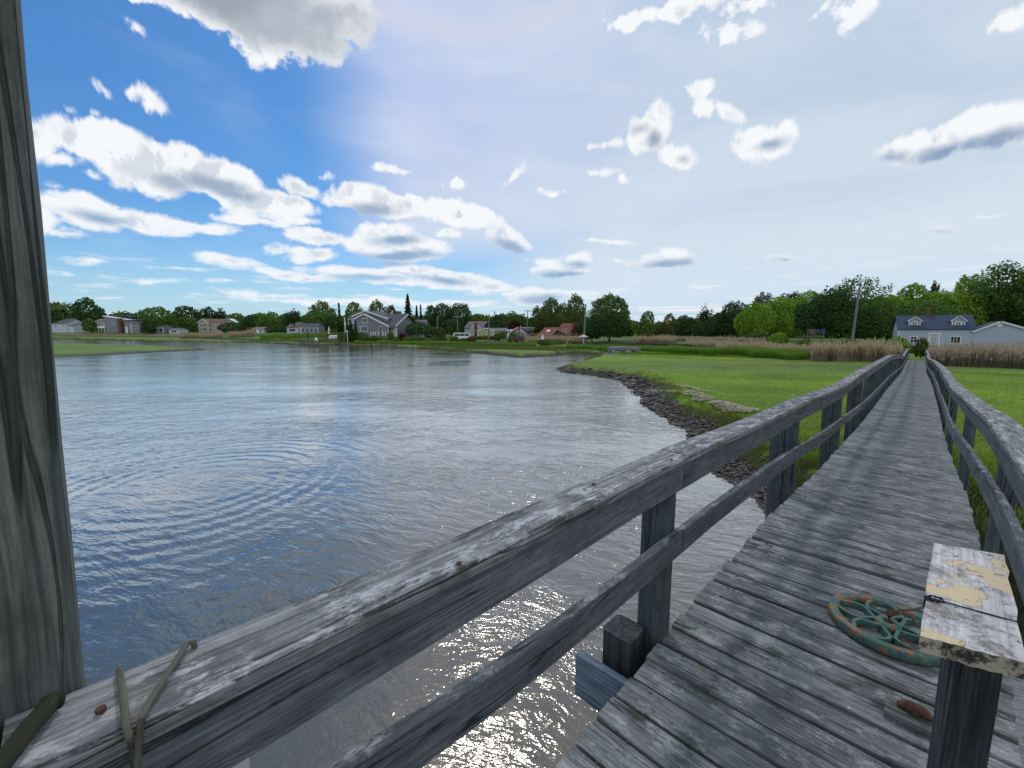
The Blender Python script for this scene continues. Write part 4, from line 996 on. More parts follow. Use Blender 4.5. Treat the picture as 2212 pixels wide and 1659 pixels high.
for x_, y_, w_, l_ in ((745,338,92,'tallest of the three cone evergreens before the big grey house'),(800,352,80,'right one of the three cone evergreens before the big grey house'),(708,365,64,'left one of the three cone evergreens before the big grey house')):
    T('b',x_,y_,w_,114,'cone','dark',l_,'cone_evergreen',dens=1.6,group='cone shaped evergreens before the big grey house')
T('b',630,495,85,116,'bush','mid','round clipped shrub left of the cone evergreens','bush',cat='bush')
T('b',870,505,150,112,'bush','olive','low olive shrub right of the cone evergreens','bush',cat='bush')
T('b',1190,497,80,112,'bush','mid','round green shrub at the porch corner of the big grey house','bush',cat='bush')
T('b',1312,513,110,110,'bush','red','dark red shrub right of the big grey house','bush',cat='bush')
for i_, (x_, y_, w_, c_, l_) in enumerate(((1255,550,70,'light','small light green shrub below the dark red shrub'),(1420,548,110,'mid','shrub right of the dark red shrub by the shore'),(1350,556,90,'light','pale shrub under the dark red shrub'),(1520,560,120,'olive','olive shrub below the big dark shrub mass'),(1670,548,60,'light','thin yellow green shrub under the bare utility pole'),(1760,550,100,'brown','brown shrub below the yellowish shrub'),(1890,545,120,'mid','rounded green shrub in front of the white van'),(1990,570,90,'light','low green shrub just right of the rounded shrub'),(2080,545,120,'brown','brownish shrub right of the white van'),(1000,545,90,'olive','small shrub near the air conditioners'))):
    T('b',x_,y_,w_,107+i_*.5,'bush',c_,l_,'bush',cat='bush')
T('c',500,290,230,172,'lacy','light','pale tree above the ridge of the white house by the road')
T('c',600,330,170,166,'dense','light','soft light tree behind the yellow green cottage')
T('c',700,256,200,140,'pine','pine','ragged dark pine behind the yellow green cottage','pine_tree')
T('c',690,350,260,138,'dense','dark','dark tree under the ragged pine behind the cottage')
T('c',880,262,240,168,'dense','mid','rounded green tree above the copper tree')
T('c',985,300,170,164,'dense','mid','green tree right of the rounded tree above the copper tree')
T('c',912,366,210,134,'dense','red','dark copper leaved tree behind the sage gable cottage',trunk=.1)
T('c',765,490,100,112,'dense','mid','small round headed tree in front of the cottage',trunk=.15)
T('c',705,505,90,113,'bush','light','light green shrub left of the small round headed tree','bush',cat='bush')
T('c',880,508,90,116,'bush','mid','green shrub before the sage gable cottage','bush',cat='bush')
T('c',870,542,110,110,'bush','mid','wide clipped shrub left of the pickup truck','bush',cat='bush')
for x_, c_, l_ in ((465,'mid','green shrub at the left corner of the cottage'),(600,'yellow','golden yellow shrub under the cottage window'),(555,'yellow','smaller golden shrub left of the other golden one'),(520,'mid','low green shrub under the left cottage windows'),(650,'dark','dark low shrub at the right of the golden shrubs')):
    T('c',x_,540 if c_ == 'yellow' else 545,80,119,'bush',c_,l_,'bush',cat='bush')
T('c',1090,330,130,134,'dense','dark','dark narrow tree left of the red roofed house')
T('c',1150,205,160,156,'lacy','light','airy tree top left of the tall airy trees')
T('c',1300,105,270,152,'lacy','mid','tall airy tree above the red roofed house')
T('c',1440,160,260,156,'lacy','light','airy tree behind the chimney of the red roofed house')
T('c',1570,68,240,150,'lacy','light','tallest airy pale tree right of the chimney')
T('c',1250,235,290,140,'dense','olive','olive rounded tree behind the ridge of the red roofed house')
T('c',1150,340,170,138,'dense','olive','olive tree at the left end of the red roofed house')
T('c',1400,300,200,144,'dense','mid','green tree behind the middle of the red roof')
T('c',1540,255,230,138,'dense','olive','olive tree behind the brick chimney')
T('c',1620,380,180,122,'dense','dark','dark tree right of the brick chimney')
T('c',1300,575,340,96,'bush','mid','long low green thicket in front of the red roofed house','bush',cat='bush')
T('c',1230,580,170,95,'bush','olive','grey green thicket below the white folded tarp','bush',cat='bush')
T('c',1950,66,500,100,'lacy','mid','very broad tree with a lacy domed top right of the pale pole',dens=1.4)
T('c',1950,260,540,97,'dense','dark','full lower part tree standing inside the lacy domed tree',trunk=.05)
T('c',1760,310,230,102,'dense','dark','dark tree at the left side of the lacy domed tree',trunk=.05)
T('d',445,468,150,104,'dense','mid','small rounded tree right of the lacy domed tree')
T('d',425,545,180,92,'dense','mid','bushy tree below the small rounded tree',trunk=.04)
T('d',655,500,130,118,'lacy','light','thin pale tree in the gap of the tree line')
T('d',610,575,170,106,'dense','olive','olive tree below the thin pale tree',trunk=.05)
T('d',810,508,230,110,'dense','dark','dark rounded tree right of the gap in the tree line',trunk=.05)
T('d',990,420,190,112,'pine','pine','dark tree with holes letting the sky through','pine_tree')
T('d',960,560,220,104,'dense','dark','dark tree below the one with sky holes',trunk=.04)
T('d',1265,378,320,104,'dense','dark','large dark domed tree left of the bright green trees',trunk=.05)
T('d',1120,480,220,106,'dense','dark','dark shoulder tree left of the large dark dome',trunk=.05)
T('d',1525,285,240,112,'lacy','grey','grey leafless looking tree behind the bright green trees')
T('d',1470,385,380,94,'dense','bright','bright green tree right of the large dark dome',trunk=.04)
T('d',1790,285,330,112,'dense','dark','dark topped tree behind the bright green ones')
T('d',1700,330,420,98,'dense','bright','wide bright green tree filling the middle of the right wood',trunk=.05)
T('d',1980,270,420,104,'dense','bright','yellow green tree crown left of the leaning pole',trunk=.1)
T('d',1500,650,190,86,'bush','mid','low green bush under the bright green tree','bush',cat='bush')
T('d',1700,680,190,80,'bush','bright','bright low bush left of the raised deck','bush',cat='bush')
T('e',330,262,560,74,'layer','dark','big layered dark green tree behind the leaning pole',trunk=.12,dens=1.3)
T('e',60,360,330,76,'layer','dark','left part tree of the layered dark group near the raised deck',trunk=.2)
T('e',640,430,400,78,'layer','dark','layered dark tree between the leaning pole and the blue house',trunk=.08)
T('e',540,138,620,98,'lacy','mid','tall airy tree with dark leaf clumps above the leaning pole',dens=.5)
T('e',1080,212,330,104,'dense','bright','rounded green crown left of the tiny conifer top')
T('e',870,330,420,98,'dense','bright','bright crown above the left end of the blue house roof',trunk=.05)
T('e',1280,182,120,112,'lacy','olive','tiny thin treetop rising over the bright woods')
T('e',1320,285,430,100,'dense','bright','bright crown straight above the blue house chimney',trunk=.05)
T('e',1600,262,440,99,'dense','bright','bright crown above the right dormer',trunk=.05)
T('e',1620,100,330,104,'lacy','bright','airy bright tree left of the tallest tree on the right')
T('e',1930,0,520,96,'lacy','mid','tallest airy tree above the grey gable',dens=.75)
T('e',1940,240,560,100,'dense','mid','full green tree below the tallest airy tree',trunk=.1)
T('e',2230,40,460,92,'lacy','mid','airy tree cut by the right edge of the picture')
T('e',2330,200,520,94,'dense','mid','full tree at the far right behind the grey gable')
T('e',1180,380,700,92,'dense','mid','low dark green wood edge right behind the blue house',trunk=.03)
T('e',1000,745,190,50,'bush','bright','leafy vine bush left of the boardwalk end','bush',cat='bush')
T('e',1225,755,140,50,'bush','olive','rounded olive bush right of the boardwalk end','bush',cat='bush')
for x_, l_ in ((1150,'dark low hedge seen through the gap at the boardwalk end'),):
    T('e',x_,840,150,62,'bush','dark',l_,'bush',cat='bush')
for i_, (x_, w_, l_) in enumerate(((60,200,'small leafy clump above the reeds left of the boardwalk'),(500,260,'leafy clump at the foot of the leaning pole'))):
    T('e',x_,775,w_,60,'bush','light',l_,'bush',cat='bush')
# far-off wood behind everything
nW = 60000; sxx = rng.uniform(-500, 3900, nW); Yb_ = np.interp(sxx, [-500,600,1200,1800,2400,4000], [270,250,210,170,150,140])*rng.uniform(1, 1.12, nW)
tp_ = np.interp(sxx, [-500,150,700,900,1500,1750,1950,2050,2400,3072,3900], [944,946,948,945,950,948,975,965,905,885,880]) + (vnoise(sxx/26., sxx*0, 2)-.5)*16
Xw = (sxx/3-512)/F*Yb_*CT; top = EYE + Yb_*np.array([ray(1536, v)[2]/ray(1536, v)[1] for v in tp_]); q = rng.random(nW); Zw = .5 + (top-.5)*q**.8
Pw = np.stack([Xw, Yb_, Zw], -1); t1 = rng.normal(size=(nW, 3)); t1 /= np.linalg.norm(t1, axis=1)[:, None]; t2 = np.cross(t1, rng.normal(size=(nW, 3))); t2 /= np.linalg.norm(t2, axis=1)[:, None]
sw = rng.uniform(.6, 1.5, nW)[:, None]
o = np_mesh('distant_woods', np.stack([Pw-t1*sw, Pw+t2*sw*.7, Pw+t1*sw, Pw-t2*sw*.7], 1).reshape(-1, 3), 4, LM['mid'], rng.random(nW)); tag(o, kind='stuff')

# ------------------------------------------------------------------ buildings
class House:
    """frame fixed by the bearings of the front's two ends; x along the front, y into the building"""
    def __init__(s, name, label, sa, Ya, sb, Yb, group=None, cat='house', zoff=0.):
        s.a = Vector((WX(sa, Ya), Ya, 0)); s.b = Vector((WX(sb, Yb), Yb, 0)); d = s.b - s.a; s.w = d.length; s.yaw = math.atan2(d.y, d.x)
        s.d = d.normalized(); mid = (s.a+s.b)/2; s.z0 = min(tz(s.a.x, s.a.y), tz(s.b.x, s.b.y), tz(mid.x, mid.y)) - .1 + zoff
        s.a.z = s.z0; s.root = empty(name, tuple(s.a), s.yaw, label, cat, group)
    def x(s, sx):                       # where a bearing crosses the front
        r = ray(sx, 990); k_ = r[0]/r[1]; # X = k Y
        den = s.d.x - k_*s.d.y; return (k_*s.a.y - s.a.x)/den
    def z(s, sy, x=0., y=0.):
        Yp = s.a.y + s.d.y*x + s.d.x*y; return WZ(sy, Yp) - s.z0
    def walls(s, x0, x1, y0, y1, ze, zr, mat, ridge='x', z0=0., xr=None, name='wall'):
        mb = MB()
        if ridge == 'x':                # gables on the x ends
            ym = (y0+y1)/2; V = [(x0,y0,z0),(x1,y0,z0),(x1,y1,z0),(x0,y1,z0),(x0,y0,ze),(x1,y0,ze),(x1,y1,ze),(x0,y1,ze),(x0,ym,zr-.05),(x1,ym,zr-.05)]
            mb.add(V, [(0,1,5,4),(1,2,6,9,5),(2,3,7,6),(3,0,4,8,7),(4,5,9,8),(6,7,8,9),(3,2,1,0)])
        else:
            xm = (x0+x1)/2 if xr is None else xr; V = [(x0,y0,z0),(x1,y0,z0),(x1,y1,z0),(x0,y1,z0),(x0,y0,ze),(x1,y0,ze),(x1,y1,ze),(x0,y1,ze),(xm,y0,zr-.05),(xm,y1,zr-.05)]
            mb.add(V, [(0,1,5,8,4),(1,2,6,5),(2,3,7,9,6),(3,0,4,7),(5,6,9,8),(7,4,8,9),(3,2,1,0)])
        return mb.build(name, mat, s.root)
    def slab(s, p, q, y0, y1, t, mat, axis='y', name='roof'):
        """roof slope from p=(u,z) to q=(u,z), extruded along the other axis y0..y1"""
        (u0, a0), (u1, a1) = p, q; L = math.hypot(u1-u0, a1-a0); n = (-(a1-a0)/L*t, (u1-u0)/L*t)
        if n[1] < 0: n = (-n[0], -n[1])
        pr = [(u0,a0),(u1,a1),(u1+n[0],a1+n[1]),(u0+n[0],a0+n[1])]; mb = MB()
        V = [((u, y0, z_) if axis == 'y' else (y0, u, z_)) for u, z_ in pr] + [((u, y1, z_) if axis == 'y' else (y1, u, z_)) for u, z_ in pr]
        mb.add(V, [(0,1,2,3),(7,6,5,4),(0,4,5,1),(1,5,6,2),(2,6,7,3),(3,7,4,0)]); return mb.build(name, mat, s.root)
    def gable(s, x0, x1, y0, y1, ze, zr, mat, ridge='x', ov=.3, t=.16, xr=None, trim=True):
        if ridge == 'x':
            ym = (y0+y1)/2; k_ = (zr-ze)/(ym-y0)
            s.slab((y0-ov, ze-ov*k_), (ym, zr), x0-ov, x1+ov, t, mat, 'x'); s.slab((y1+ov, ze-ov*k_), (ym+.002, zr), x0-ov, x1+ov, t, mat, 'x')
        else:
            xm = (x0+x1)/2 if xr is None else xr; kl = (zr-ze)/(xm-x0); kr = (zr-ze)/(x1-xm)
            s.slab((x0-ov, ze-ov*kl), (xm, zr), y0-ov, y1+ov, t, mat); s.slab((x1+ov, ze-ov*kr), (xm+.002, zr), y0-ov, y1+ov, t, mat)
            if trim:
                for (u, a_, v_, c_) in ((x0-ov, ze-ov*kl, xm, zr), (x1+ov, ze-ov*kr, xm, zr)):
                    o_ = s.slab((u, a_-.12), (v_, c_-.12), y0-ov-.06, y0-ov-.01, .3, M['trim'], name='trim')
    def box(s, name, x0, x1, y0, y1, z0_, z1_, mat, parent=None):
        return MB().box(x0, x1, y0, y1, z0_, z1_).build(name, mat, parent or s.root)
    def window(s, x0, x1, zb_, zt_, y=0., nx=1, nz=1, fr=.1, name='window', mat=None):
        f = MB(); f.box(x0-fr, x1+fr, y-.07, y-.005, zb_-fr, zb_); f.box(x0-fr, x1+fr, y-.07, y-.005, zt_, zt_+fr)
        f.box(x0-fr, x0, y-.07, y-.005, zb_, zt_); f.box(x1, x1+fr, y-.07, y-.005, zb_, zt_)
        for i in range(1, nx): xx = x0+(x1-x0)*i/nx; f.box(xx-.04, xx+.04, y-.065, y-.006, zb_, zt_)
        for i in range(1, nz): zz__ = zb_+(zt_-zb_)*i/nz; f.box(x0, x1, y-.06, y-.02, zz__-.03, zz__+.03)
        fo = f.build(name, mat or M['trim'], s.root); MB().box(x0+.005, x1-.005, y-.03, y-.008, zb_+.005, zt_-.005).build('pane', M['glass'], fo); return fo
    def door(s, x0, x1, zt_, y=0., mat=None, zb_=0.):
        f = MB(); f.box(x0-.12, x0, y-.08, y-.005, zb_, zt_+.14); f.box(x1, x1+.12, y-.08, y-.005, zb_, zt_+.14); f.box(x0, x1, y-.08, y-.005, zt_, zt_+.14)
        d = MB().box(x0+.01, x1-.01, y-.05, y-.008, zb_, zt_-.01).build('door', mat or M['white'], s.root); f.build('door_frame', M['trim'], d)
        MB().tube([(x1-.15, y-.05, zb_+1.), (x1-.15, y-.12, zb_+1.)], .04, 8).build('handle', M['metal'], d); return d
    def chimney(s, x, y, zb_, zt_, w=.6, mat=None):
        m_ = MB(); m_.box(x-w/2, x+w/2, y-w/2, y+w/2, zb_, zt_); m_.box(x-w/2-.06, x+w/2+.06, y-w/2-.06, y+w/2+.06, zt_-.25, zt_-.1); return m_.build('chimney', mat or M['brick'], s.root)
    def corners(s, x0, x1, ze, y=0.):
        m_ = MB(); m_.box(x0-.03, x0+.12, y-.04, y-.003, 0, ze); m_.box(x1-.12, x1+.03, y-.04, y-.003, 0, ze); m_.box(x0+.12, x1-.12, y-.05, y-.003, ze-.22, ze-.02); m_.build('corner_trim', M['trim'], s.root)

def px(v): return zf[v][0]
# --- blue cape house at the end of the boardwalk
f_ = z5; h = House('blue_house', 'pale blue cape house with navy roof and two dormers at the end of the boardwalk', f_(972,0)[0], 84, f_(1722,0)[0], 78)
X_ = lambda x: h.x(f_(x, 0)[0]); Zf = lambda x, y, d=0.: h.z(f_(0, y)[1], X_(x), d)
ze, zr = Zf(972, 682), Zf(1300, 552, 3.4); D = 6.8
h.walls(0, h.w, 0, D, ze, zr, M['blue_siding']); h.gable(0, h.w, 0, D, ze, zr, M['roof_navy'], ov=.22); h.corners(0, h.w, ze)
h.chimney(X_(1283), D/2, zr-.5, Zf(1283, 492, 3.4), .75)
for xa, xb, xw0, xw1, zt_ in ((1072,1192,1110,1150,562),(1500,1635,1545,1588,555)):
    a, b = X_(xa), X_(xb); y0 = .75; m_ = (a+b)/2; zt = Zf(xa, zt_, y0); zee = Zf(xa, 600, y0); zbb = Zf(xa, 668, y0)
    dm = MB(); V = [(a,y0,zbb),(b,y0,zbb),(b,y0,zee),(m_,y0,zt-.1),(a,y0,zee)]; V += [(x_, 3.2, z_) for x_, _, z_ in V]
    dm.add(V, [(0,1,2,3,4),(0,5,6,1),(1,6,7,2),(2,7,8,3),(3,8,9,4),(4,9,5,0)]); dm.build('dormer', M['pale_siding'], h.root)
    h.slab((a-.2, zee-.12), (m_, zt), y0-.2, 3.2, .12, M['roof_navy'], name='dormer_roof'); h.slab((b+.2, zee-.12), (m_+.002, zt), y0-.2, 3.2, .12, M['roof_navy'], name='dormer_roof')
    h.slab((a-.2, zee-.2), (m_, zt-.06), y0-.27, y0-.21, .15, M['white'], name='trim'); h.slab((b+.2, zee-.2), (m_, zt-.06), y0-.27, y0-.21, .15, M['white'], name='trim')
    MB().box(a-.02, a+.14, y0-.05, y0-.004, zbb, zee).box(b-.14, b+.02, y0-.05, y0-.004, zbb, zee).build('trim', M['white'], h.root)
    h.window(X_(xw0), X_(xw1), Zf(xw0, 655, y0), Zf(xw0, 615, y0), y0, 2, 2, .16, mat=M['white'])
h.window(X_(1105), X_(1160), Zf(1105,815), Zf(1105,758), 0, 2, 2, .13, mat=M['white'])
h.window(X_(1500), X_(1592), Zf(1500,818), Zf(1500,758), 0, 3, 1, .13, mat=M['white'])
h.door(X_(1303), X_(1355), Zf(1303,757), 0, M['pale_siding']); 
MB().box(X_(1275), X_(1290), -.12, -.006, 0, Zf(1300,735)).box(X_(1372), X_(1390), -.12, -.006, 0, Zf(1300,735)).box(X_(1270), X_(1395), -.16, -.007, Zf(1300,735), Zf(1300,722)).build('door_surround', M['white'], h.root)
# side garage with gable to the front
h = House('grey_garage', 'pale grey gable garage attached right of the blue house', f_(1730,0)[0], 77.6, f_(2330,0)[0], 73)
X_ = lambda x: h.x(f_(x, 0)[0]); ze = h.z(f_(0,705)[1]); zr = h.z(f_(0,612)[1], X_(1980)); xr = X_(1975)
h.walls(0, h.w, .3, 8, ze, zr, M['blue_siding'], 'y', xr=xr); h.gable(0, h.w, .3, 8, ze, zr, M['roof_navy'], 'y', ov=.25, xr=xr)
m_ = MB(); c_ = (X_(1965), h.z(f_(0,640)[1], X_(1965))); m_.tube([(c_[0], .29, c_[1]), (c_[0], .2, c_[1])], .35, 16); m_.build('vent', M['white'], h.root)
# --- white house at the far left
f_ = z1; h = House('white_house', 'white house with grey brown roof just right of the tall post, at far left', f_(300,0)[0], 218, f_(480,0)[0], 212)
X_ = lambda x: h.x(f_(x, 0)[0]); Zf = lambda x, y, d=0.: h.z(f_(0, y)[1], X_(x), d)
h.walls(0, h.w*.8, 0, 8, Zf(400,245), Zf(400,213,4), M['white_siding']); h.gable(0, h.w*.8, 0, 8, Zf(400,245), Zf(400,213,4), M['roof_grey'])
h.walls(h.w*.8+.02, h.w, .5, 7, Zf(470,262), Zf(470,248), M['white_siding']); h.gable(h.w*.8+.35, h.w, .5, 7, Zf(470,262), Zf(470,248), M['roof_grey'], ov=.1)
h.window(X_(370), X_(380), Zf(370,268), Zf(370,256)); h.window(X_(420), X_(430), Zf(370,268), Zf(370,256))
# --- grey modern house
h = House('modern_house', 'grey modern house with sloping roofs, brick chimney and glazed white porch', f_(700,0)[0], 205, f_(940,0)[0], 201)
X_ = lambda x: h.x(f_(x, 0)[0]); Zf = lambda x, y, d=0.: h.z(f_(0, y)[1], X_(x), d)
m_ = MB(); m_.prism([(0,0),(X_(845),0),(X_(845),Zf(845,222)),(0,Zf(705,200))], 0, 9); m_.build('wall', M['grey_siding'], h.root)
h.slab((-.4,Zf(705,197)), (X_(860),Zf(860,222)), -.4, 9.4, .3, M['trim'], name='roof'); h.slab((-.3,Zf(705,197)+.302), (X_(928),Zf(928,204)+.15), 2.5, 9.4, .2, M['roof_grey'], name='roof')
m_ = MB(); m_.prism([(X_(845)+.02,0),(h.w,0),(h.w,Zf(930,250)),(X_(845)+.02,Zf(845,230))], -.8, 8); m_.build('wall', M['grey_siding'], h.root)
h.slab((X_(832),Zf(832,226)), (X_(940),Zf(940,248)), -1.2, 8.4, .25, M['roof_grey'])
h.chimney((X_(803)+X_(824))/2, -.35, 0, Zf(810,210), abs(X_(824)-X_(803)))
h.window(X_(755), X_(768), Zf(760,250), Zf(760,238)); h.window(X_(905), X_(925), Zf(910,280), Zf(910,262), -.8, 2); h.door(X_(848), X_(858), Zf(850,268), -.8)
MB().box(X_(785), X_(790), -.06, -.004, 0, Zf(787,215)).box(X_(884), X_(888), -.87, -.803, 0, Zf(886,240)).build('corner_trim', M['white'], h.root)
xs = X_(638); xe = -.05; zt_, zm, zb_ = Zf(660,232), Zf(660,252), Zf(660,270)
h.box('porch_floor', xs, xe, -.5, 6, zb_-.4, zb_, M['white']); h.slab((-.8, zt_-.1), (2.8, Zf(660,214)), xs-.3, xe, .2, M['roof_grey'], 'x'); h.slab((6.4, zt_-.1), (2.802, Zf(660,214)), xs-.3, xe, .2, M['roof_grey'], 'x')
h.box('porch_wall', xs, xe, -.4, 5.8, zb_+.01, zt_-.12, M['white'])
for i in range(6): a = xs + (xe-xs)*(i+.15)/6; h.window(a, a+(xe-xs)*.7/6, zm-.6, zt_-.45, -.4, fr=.06)
for i in range(4): a = xs + (xe-xs)*i/3.05; h.box('porch_post', a, a+.18, -.5, -.32, 0, zb_-.41, M['white'])
# --- tan house
h = House('tan_house', 'tan gabled house with brown roof between dark trees on the far shore', f_(1318,0)[0], 200, f_(1462,0)[0], 196)
X_ = lambda x: h.x(f_(x, 0)[0]); Zf = lambda x, y, d=0.: h.z(f_(0, y)[1], X_(x), d)
xg = X_(1390); h.walls(0, xg, 0, 9, Zf(1320,242), Zf(1350,214), M['tan_siding'], 'y'); h.gable(0, xg, 0, 9, Zf(1320,242), Zf(1350,214), M['roof_brown'], 'y', ov=.25)
h.walls(xg+.02, h.w, .6, 8, Zf(1440,238), Zf(1440,216,4), M['tan_siding']); h.gable(xg-1.5, h.w, .6, 8, Zf(1440,238), Zf(1440,216,4), M['roof_brown'], ov=.2)
for za, zb2 in ((262,250),(290,276)):
    h.window(X_(1332), X_(1346), Zf(1330,za), Zf(1330,zb2), 0, 2); h.window(X_(1352), X_(1370), Zf(1330,za), Zf(1330,zb2), 0, 2)
for a, b in ((1386,1396),(1404,1412)): h.window(X_(a)+.3, X_(b)+.3, Zf(1390,264), Zf(1390,253), .6); h.window(X_(a)+.3, X_(b)+.3, Zf(1390,290), Zf(1390,280), .6)
h.window(X_(1350)-.4, X_(1350)+.4, Zf(1350,238), Zf(1350,228), 0)
h.box('side_wing', X_(1300), -.03, 2, 7, 0, Zf(1310,272), M['grey_siding'])
# small sheds and roofs among the trees
def shed(label, v, xa, xb, yt, ye, Y, wm, rm, ridge='x', win=0, name='shed', cat='shed', D=5, door=False):
    f = px(v); h = House(name, label, f(xa,0)[0], Y, f(xb,0)[0], Y-.5, cat=cat); xx = h.w
    ze, zr = h.z(f(0,ye)[1]), h.z(f(0,yt)[1], 0, D/2 if ridge == 'x' else 0)
    h.walls(0, xx, 0, D, ze, zr, wm, ridge); h.gable(0, xx, 0, D, ze, zr, rm, ridge, ov=.2); h.corners(0, xx, ze)
    for i in range(win): a = xx*(i+.22)/win; h.window(a, a+xx*.56/win, ze*.38, ze*.8, 0, fr=.08)
    if door: h.door(xx*.4, xx*.6, min(2.1, ze*.85))
    return h
shed('small white gabled shed low between the broad green tree and the tan house','a',1122,1186,276,285,192,M['white_siding'],M['roof_grey'],'x',1)
shed('small grey shed half hidden under the broad green tree','a',1015,1085,256,268,192,M['grey_siding'],M['roof_grey'],'x',2)
shed('white roof peak poking out of the trees right of the tan house','a',1490,1532,214,236,208,M['white_siding'],M['trim'],'y',0,'small_house','house')
shed('small blue grey hut with pink brown chimney by the shore reeds','a',1672,1750,270,282,172,M['blue_siding'],M['roof_pink'],'x',1,door=True)
shed('small white cottage with pinkish roof left of the grey guest cottage','a',1905,1975,250,272,172,M['white_siding'],M['roof_pink'],'x',1,'small_house','house')
shed('white gable end between the pinkish roof and the grey guest cottage','a',1950,2000,238,272,176,M['white_siding'],M['roof_grey'],'y',1,'small_house','house')
h = shed('low grey guest cottage with four white framed windows on the lawn','b',195,385,412,440,140,M['grey_siding'],M['roof_dark'],'x',4,'guest_cottage','cottage',4)
# --- big grey house
f_ = z2; h = House('grey_house', 'large slate grey house with white trimmed gables and a porch on the far lawn', f_(812,0)[0], 124, f_(1262,0)[0], 119)
X_ = lambda x: h.x(f_(x, 0)[0]); Zf = lambda x, y, d=0.: h.z(f_(0, y)[1], X_(x), d)
xl, xrg, xe_ = X_(812), X_(905), X_(1165)
gl, gz, ge = Zf(815,358), Zf(905,305), Zf(1165,440)
m_ = MB(); m_.prism([(xl,0),(xe_,0),(xe_,ge),(xrg,gz-.1),(xl,gl)], 0, 7); m_.build('wall', M['grey_siding'], h.root)
h.slab((xl-.35, gl-.12), (xrg, gz), -.35, 7, .18, M['roof_dark']); h.slab((xe_+.3, ge-.12), (xrg+.002, gz), -.35, 7, .18, M['roof_dark'])
h.slab((xl-.4, gl-.2), (xrg, gz-.1), -.44, -.36, .34, M['white'], name='trim'); h.slab((xe_+.35, ge-.2), (xrg, gz-.1), -.44, -.36, .34, M['white'], name='trim')
# taller rear wing
xa, xm2, xb2 = X_(728), X_(862), X_(1108); za_, zm_, zb3 = Zf(735,330,2), Zf(862,270,2), Zf(1105,355,2)
m_ = MB(); m_.prism([(xa,0),(xb2,0),(xb2,zb3),(xm2,zm_-.1),(xa,za_)], 2.2, 10); m_.build('wall', M['grey_siding'], h.root)
h.slab((xa-.3, za_-.1), (xm2, zm_), 1.9, 10, .18, M['roof_dark']); h.slab((xb2+.3, zb3-.1), (xm2+.002, zm_), 1.9, 10, .18, M['roof_dark'])
h.slab((xa-.35, za_-.2), (xm2, zm_-.1), 1.8, 1.88, .3, M['white'], name='trim'); h.slab((xb2+.35, zb3-.2), (xm2, zm_-.1), 1.8, 1.88, .3, M['white'], name='trim')
# main roof to the right and left
zz1, zz2 = Zf(1210,305,6), Zf(1240,440)
h.slab((.3, zz2), (6.5, zz1), xm2+2, X_(1240), .2, M['roof_dark'], 'x'); h.slab((13, zz2), (6.502, zz1), xm2+2, X_(1240), .2, M['roof_dark'], 'x')
m_ = MB(); xq = X_(1215); m_.add([(xe_-3,.6,0),(xq,.6,0),(xq,12.6,0),(xe_-3,12.6,0),(xe_-3,.6,zz2-.1),(xq,.6,zz2-.1),(xq,12.6,zz2-.1),(xe_-3,12.6,zz2-.1),(xe_-3,6.5,zz1-.1),(xq,6.5,zz1-.1)], [(0,1,5,4),(1,2,6,9,5),(2,3,7,6),(3,0,4,8,7),(4,5,9,8),(6,7,8,9)]); m_.build('wall', M['grey_siding'], h.root)
h.slab((.1, zz2-.15), (6.5, zz1-.12), X_(1240)+.01, X_(1240)+.08, .35, M['white'], 'x', name='trim')
zl1, zl2 = Zf(650,290,4), Zf(650,340,1)
h.walls(X_(655), xa-.02, 2.5, 10, zl2, zl1, M['pale_siding']); h.gable(X_(655), xa-.3, 2.5, 10, zl2, zl1, M['roof_dark'], ov=.2)
h.box('balcony', X_(650), xa-.05, .9, 2.48, Zf(650,420), Zf(650,405), M['white']); h.box('balcony_post', X_(652), X_(652)+.2, 1., 1.2, 0, Zf(650,420)-.01, M['white']); h.box('balcony_post', X_(652)+.001, X_(652)+.2, 1., 1.2, Zf(650,404), zl2, M['white'])
h.window(X_(662), X_(695), Zf(670,400), Zf(670,362), 2.5, 2, fr=.1); h.window(X_(662), X_(690), Zf(670,475), Zf(670,435), 2.5, 2)
h.box('side_wing', X_(603), X_(645), 3, 8, 0, Zf(610,395), M['pale_siding'])
h.window(X_(880), X_(932), Zf(880,398), Zf(880,352), 0, 2, 1, .12); h.window(X_(868), X_(928), Zf(868,492), Zf(868,440), 0, 2, 1, .12); h.window(X_(838), X_(850), Zf(838,492), Zf(838,440), 0)
h.window(X_(1062), X_(1094), Zf(1062,492), Zf(1062,445), 0, 1, 1, .12)
h.window(X_(1085), X_(1100), Zf(1085,398), Zf(1085,362), 2.2)
h.chimney(X_(1092), 8, zz1-.5, Zf(1090,272,8), 1.3)
h.box('corner_trim', xe_-.15, xe_+.04, -.05, -.005, 0, ge, M['white'])
h.box('porch_floor', xe_+.06, X_(1262), -.6, .58, 0, .35, M['pale_siding'])
for q in (1168,1230,1245,1260): h.box('porch_post', X_(q), X_(q)+.16, -.5, -.34, .36, zz2-.25, M['white'])
h.slab((-.9, zz2-.42), (.8, zz2-.02), xe_+.35, X_(1264), .16, M['roof_dark'], 'x')
h.window(X_(1185), X_(1210), Zf(1190,492), Zf(1190,455), .6, 2)
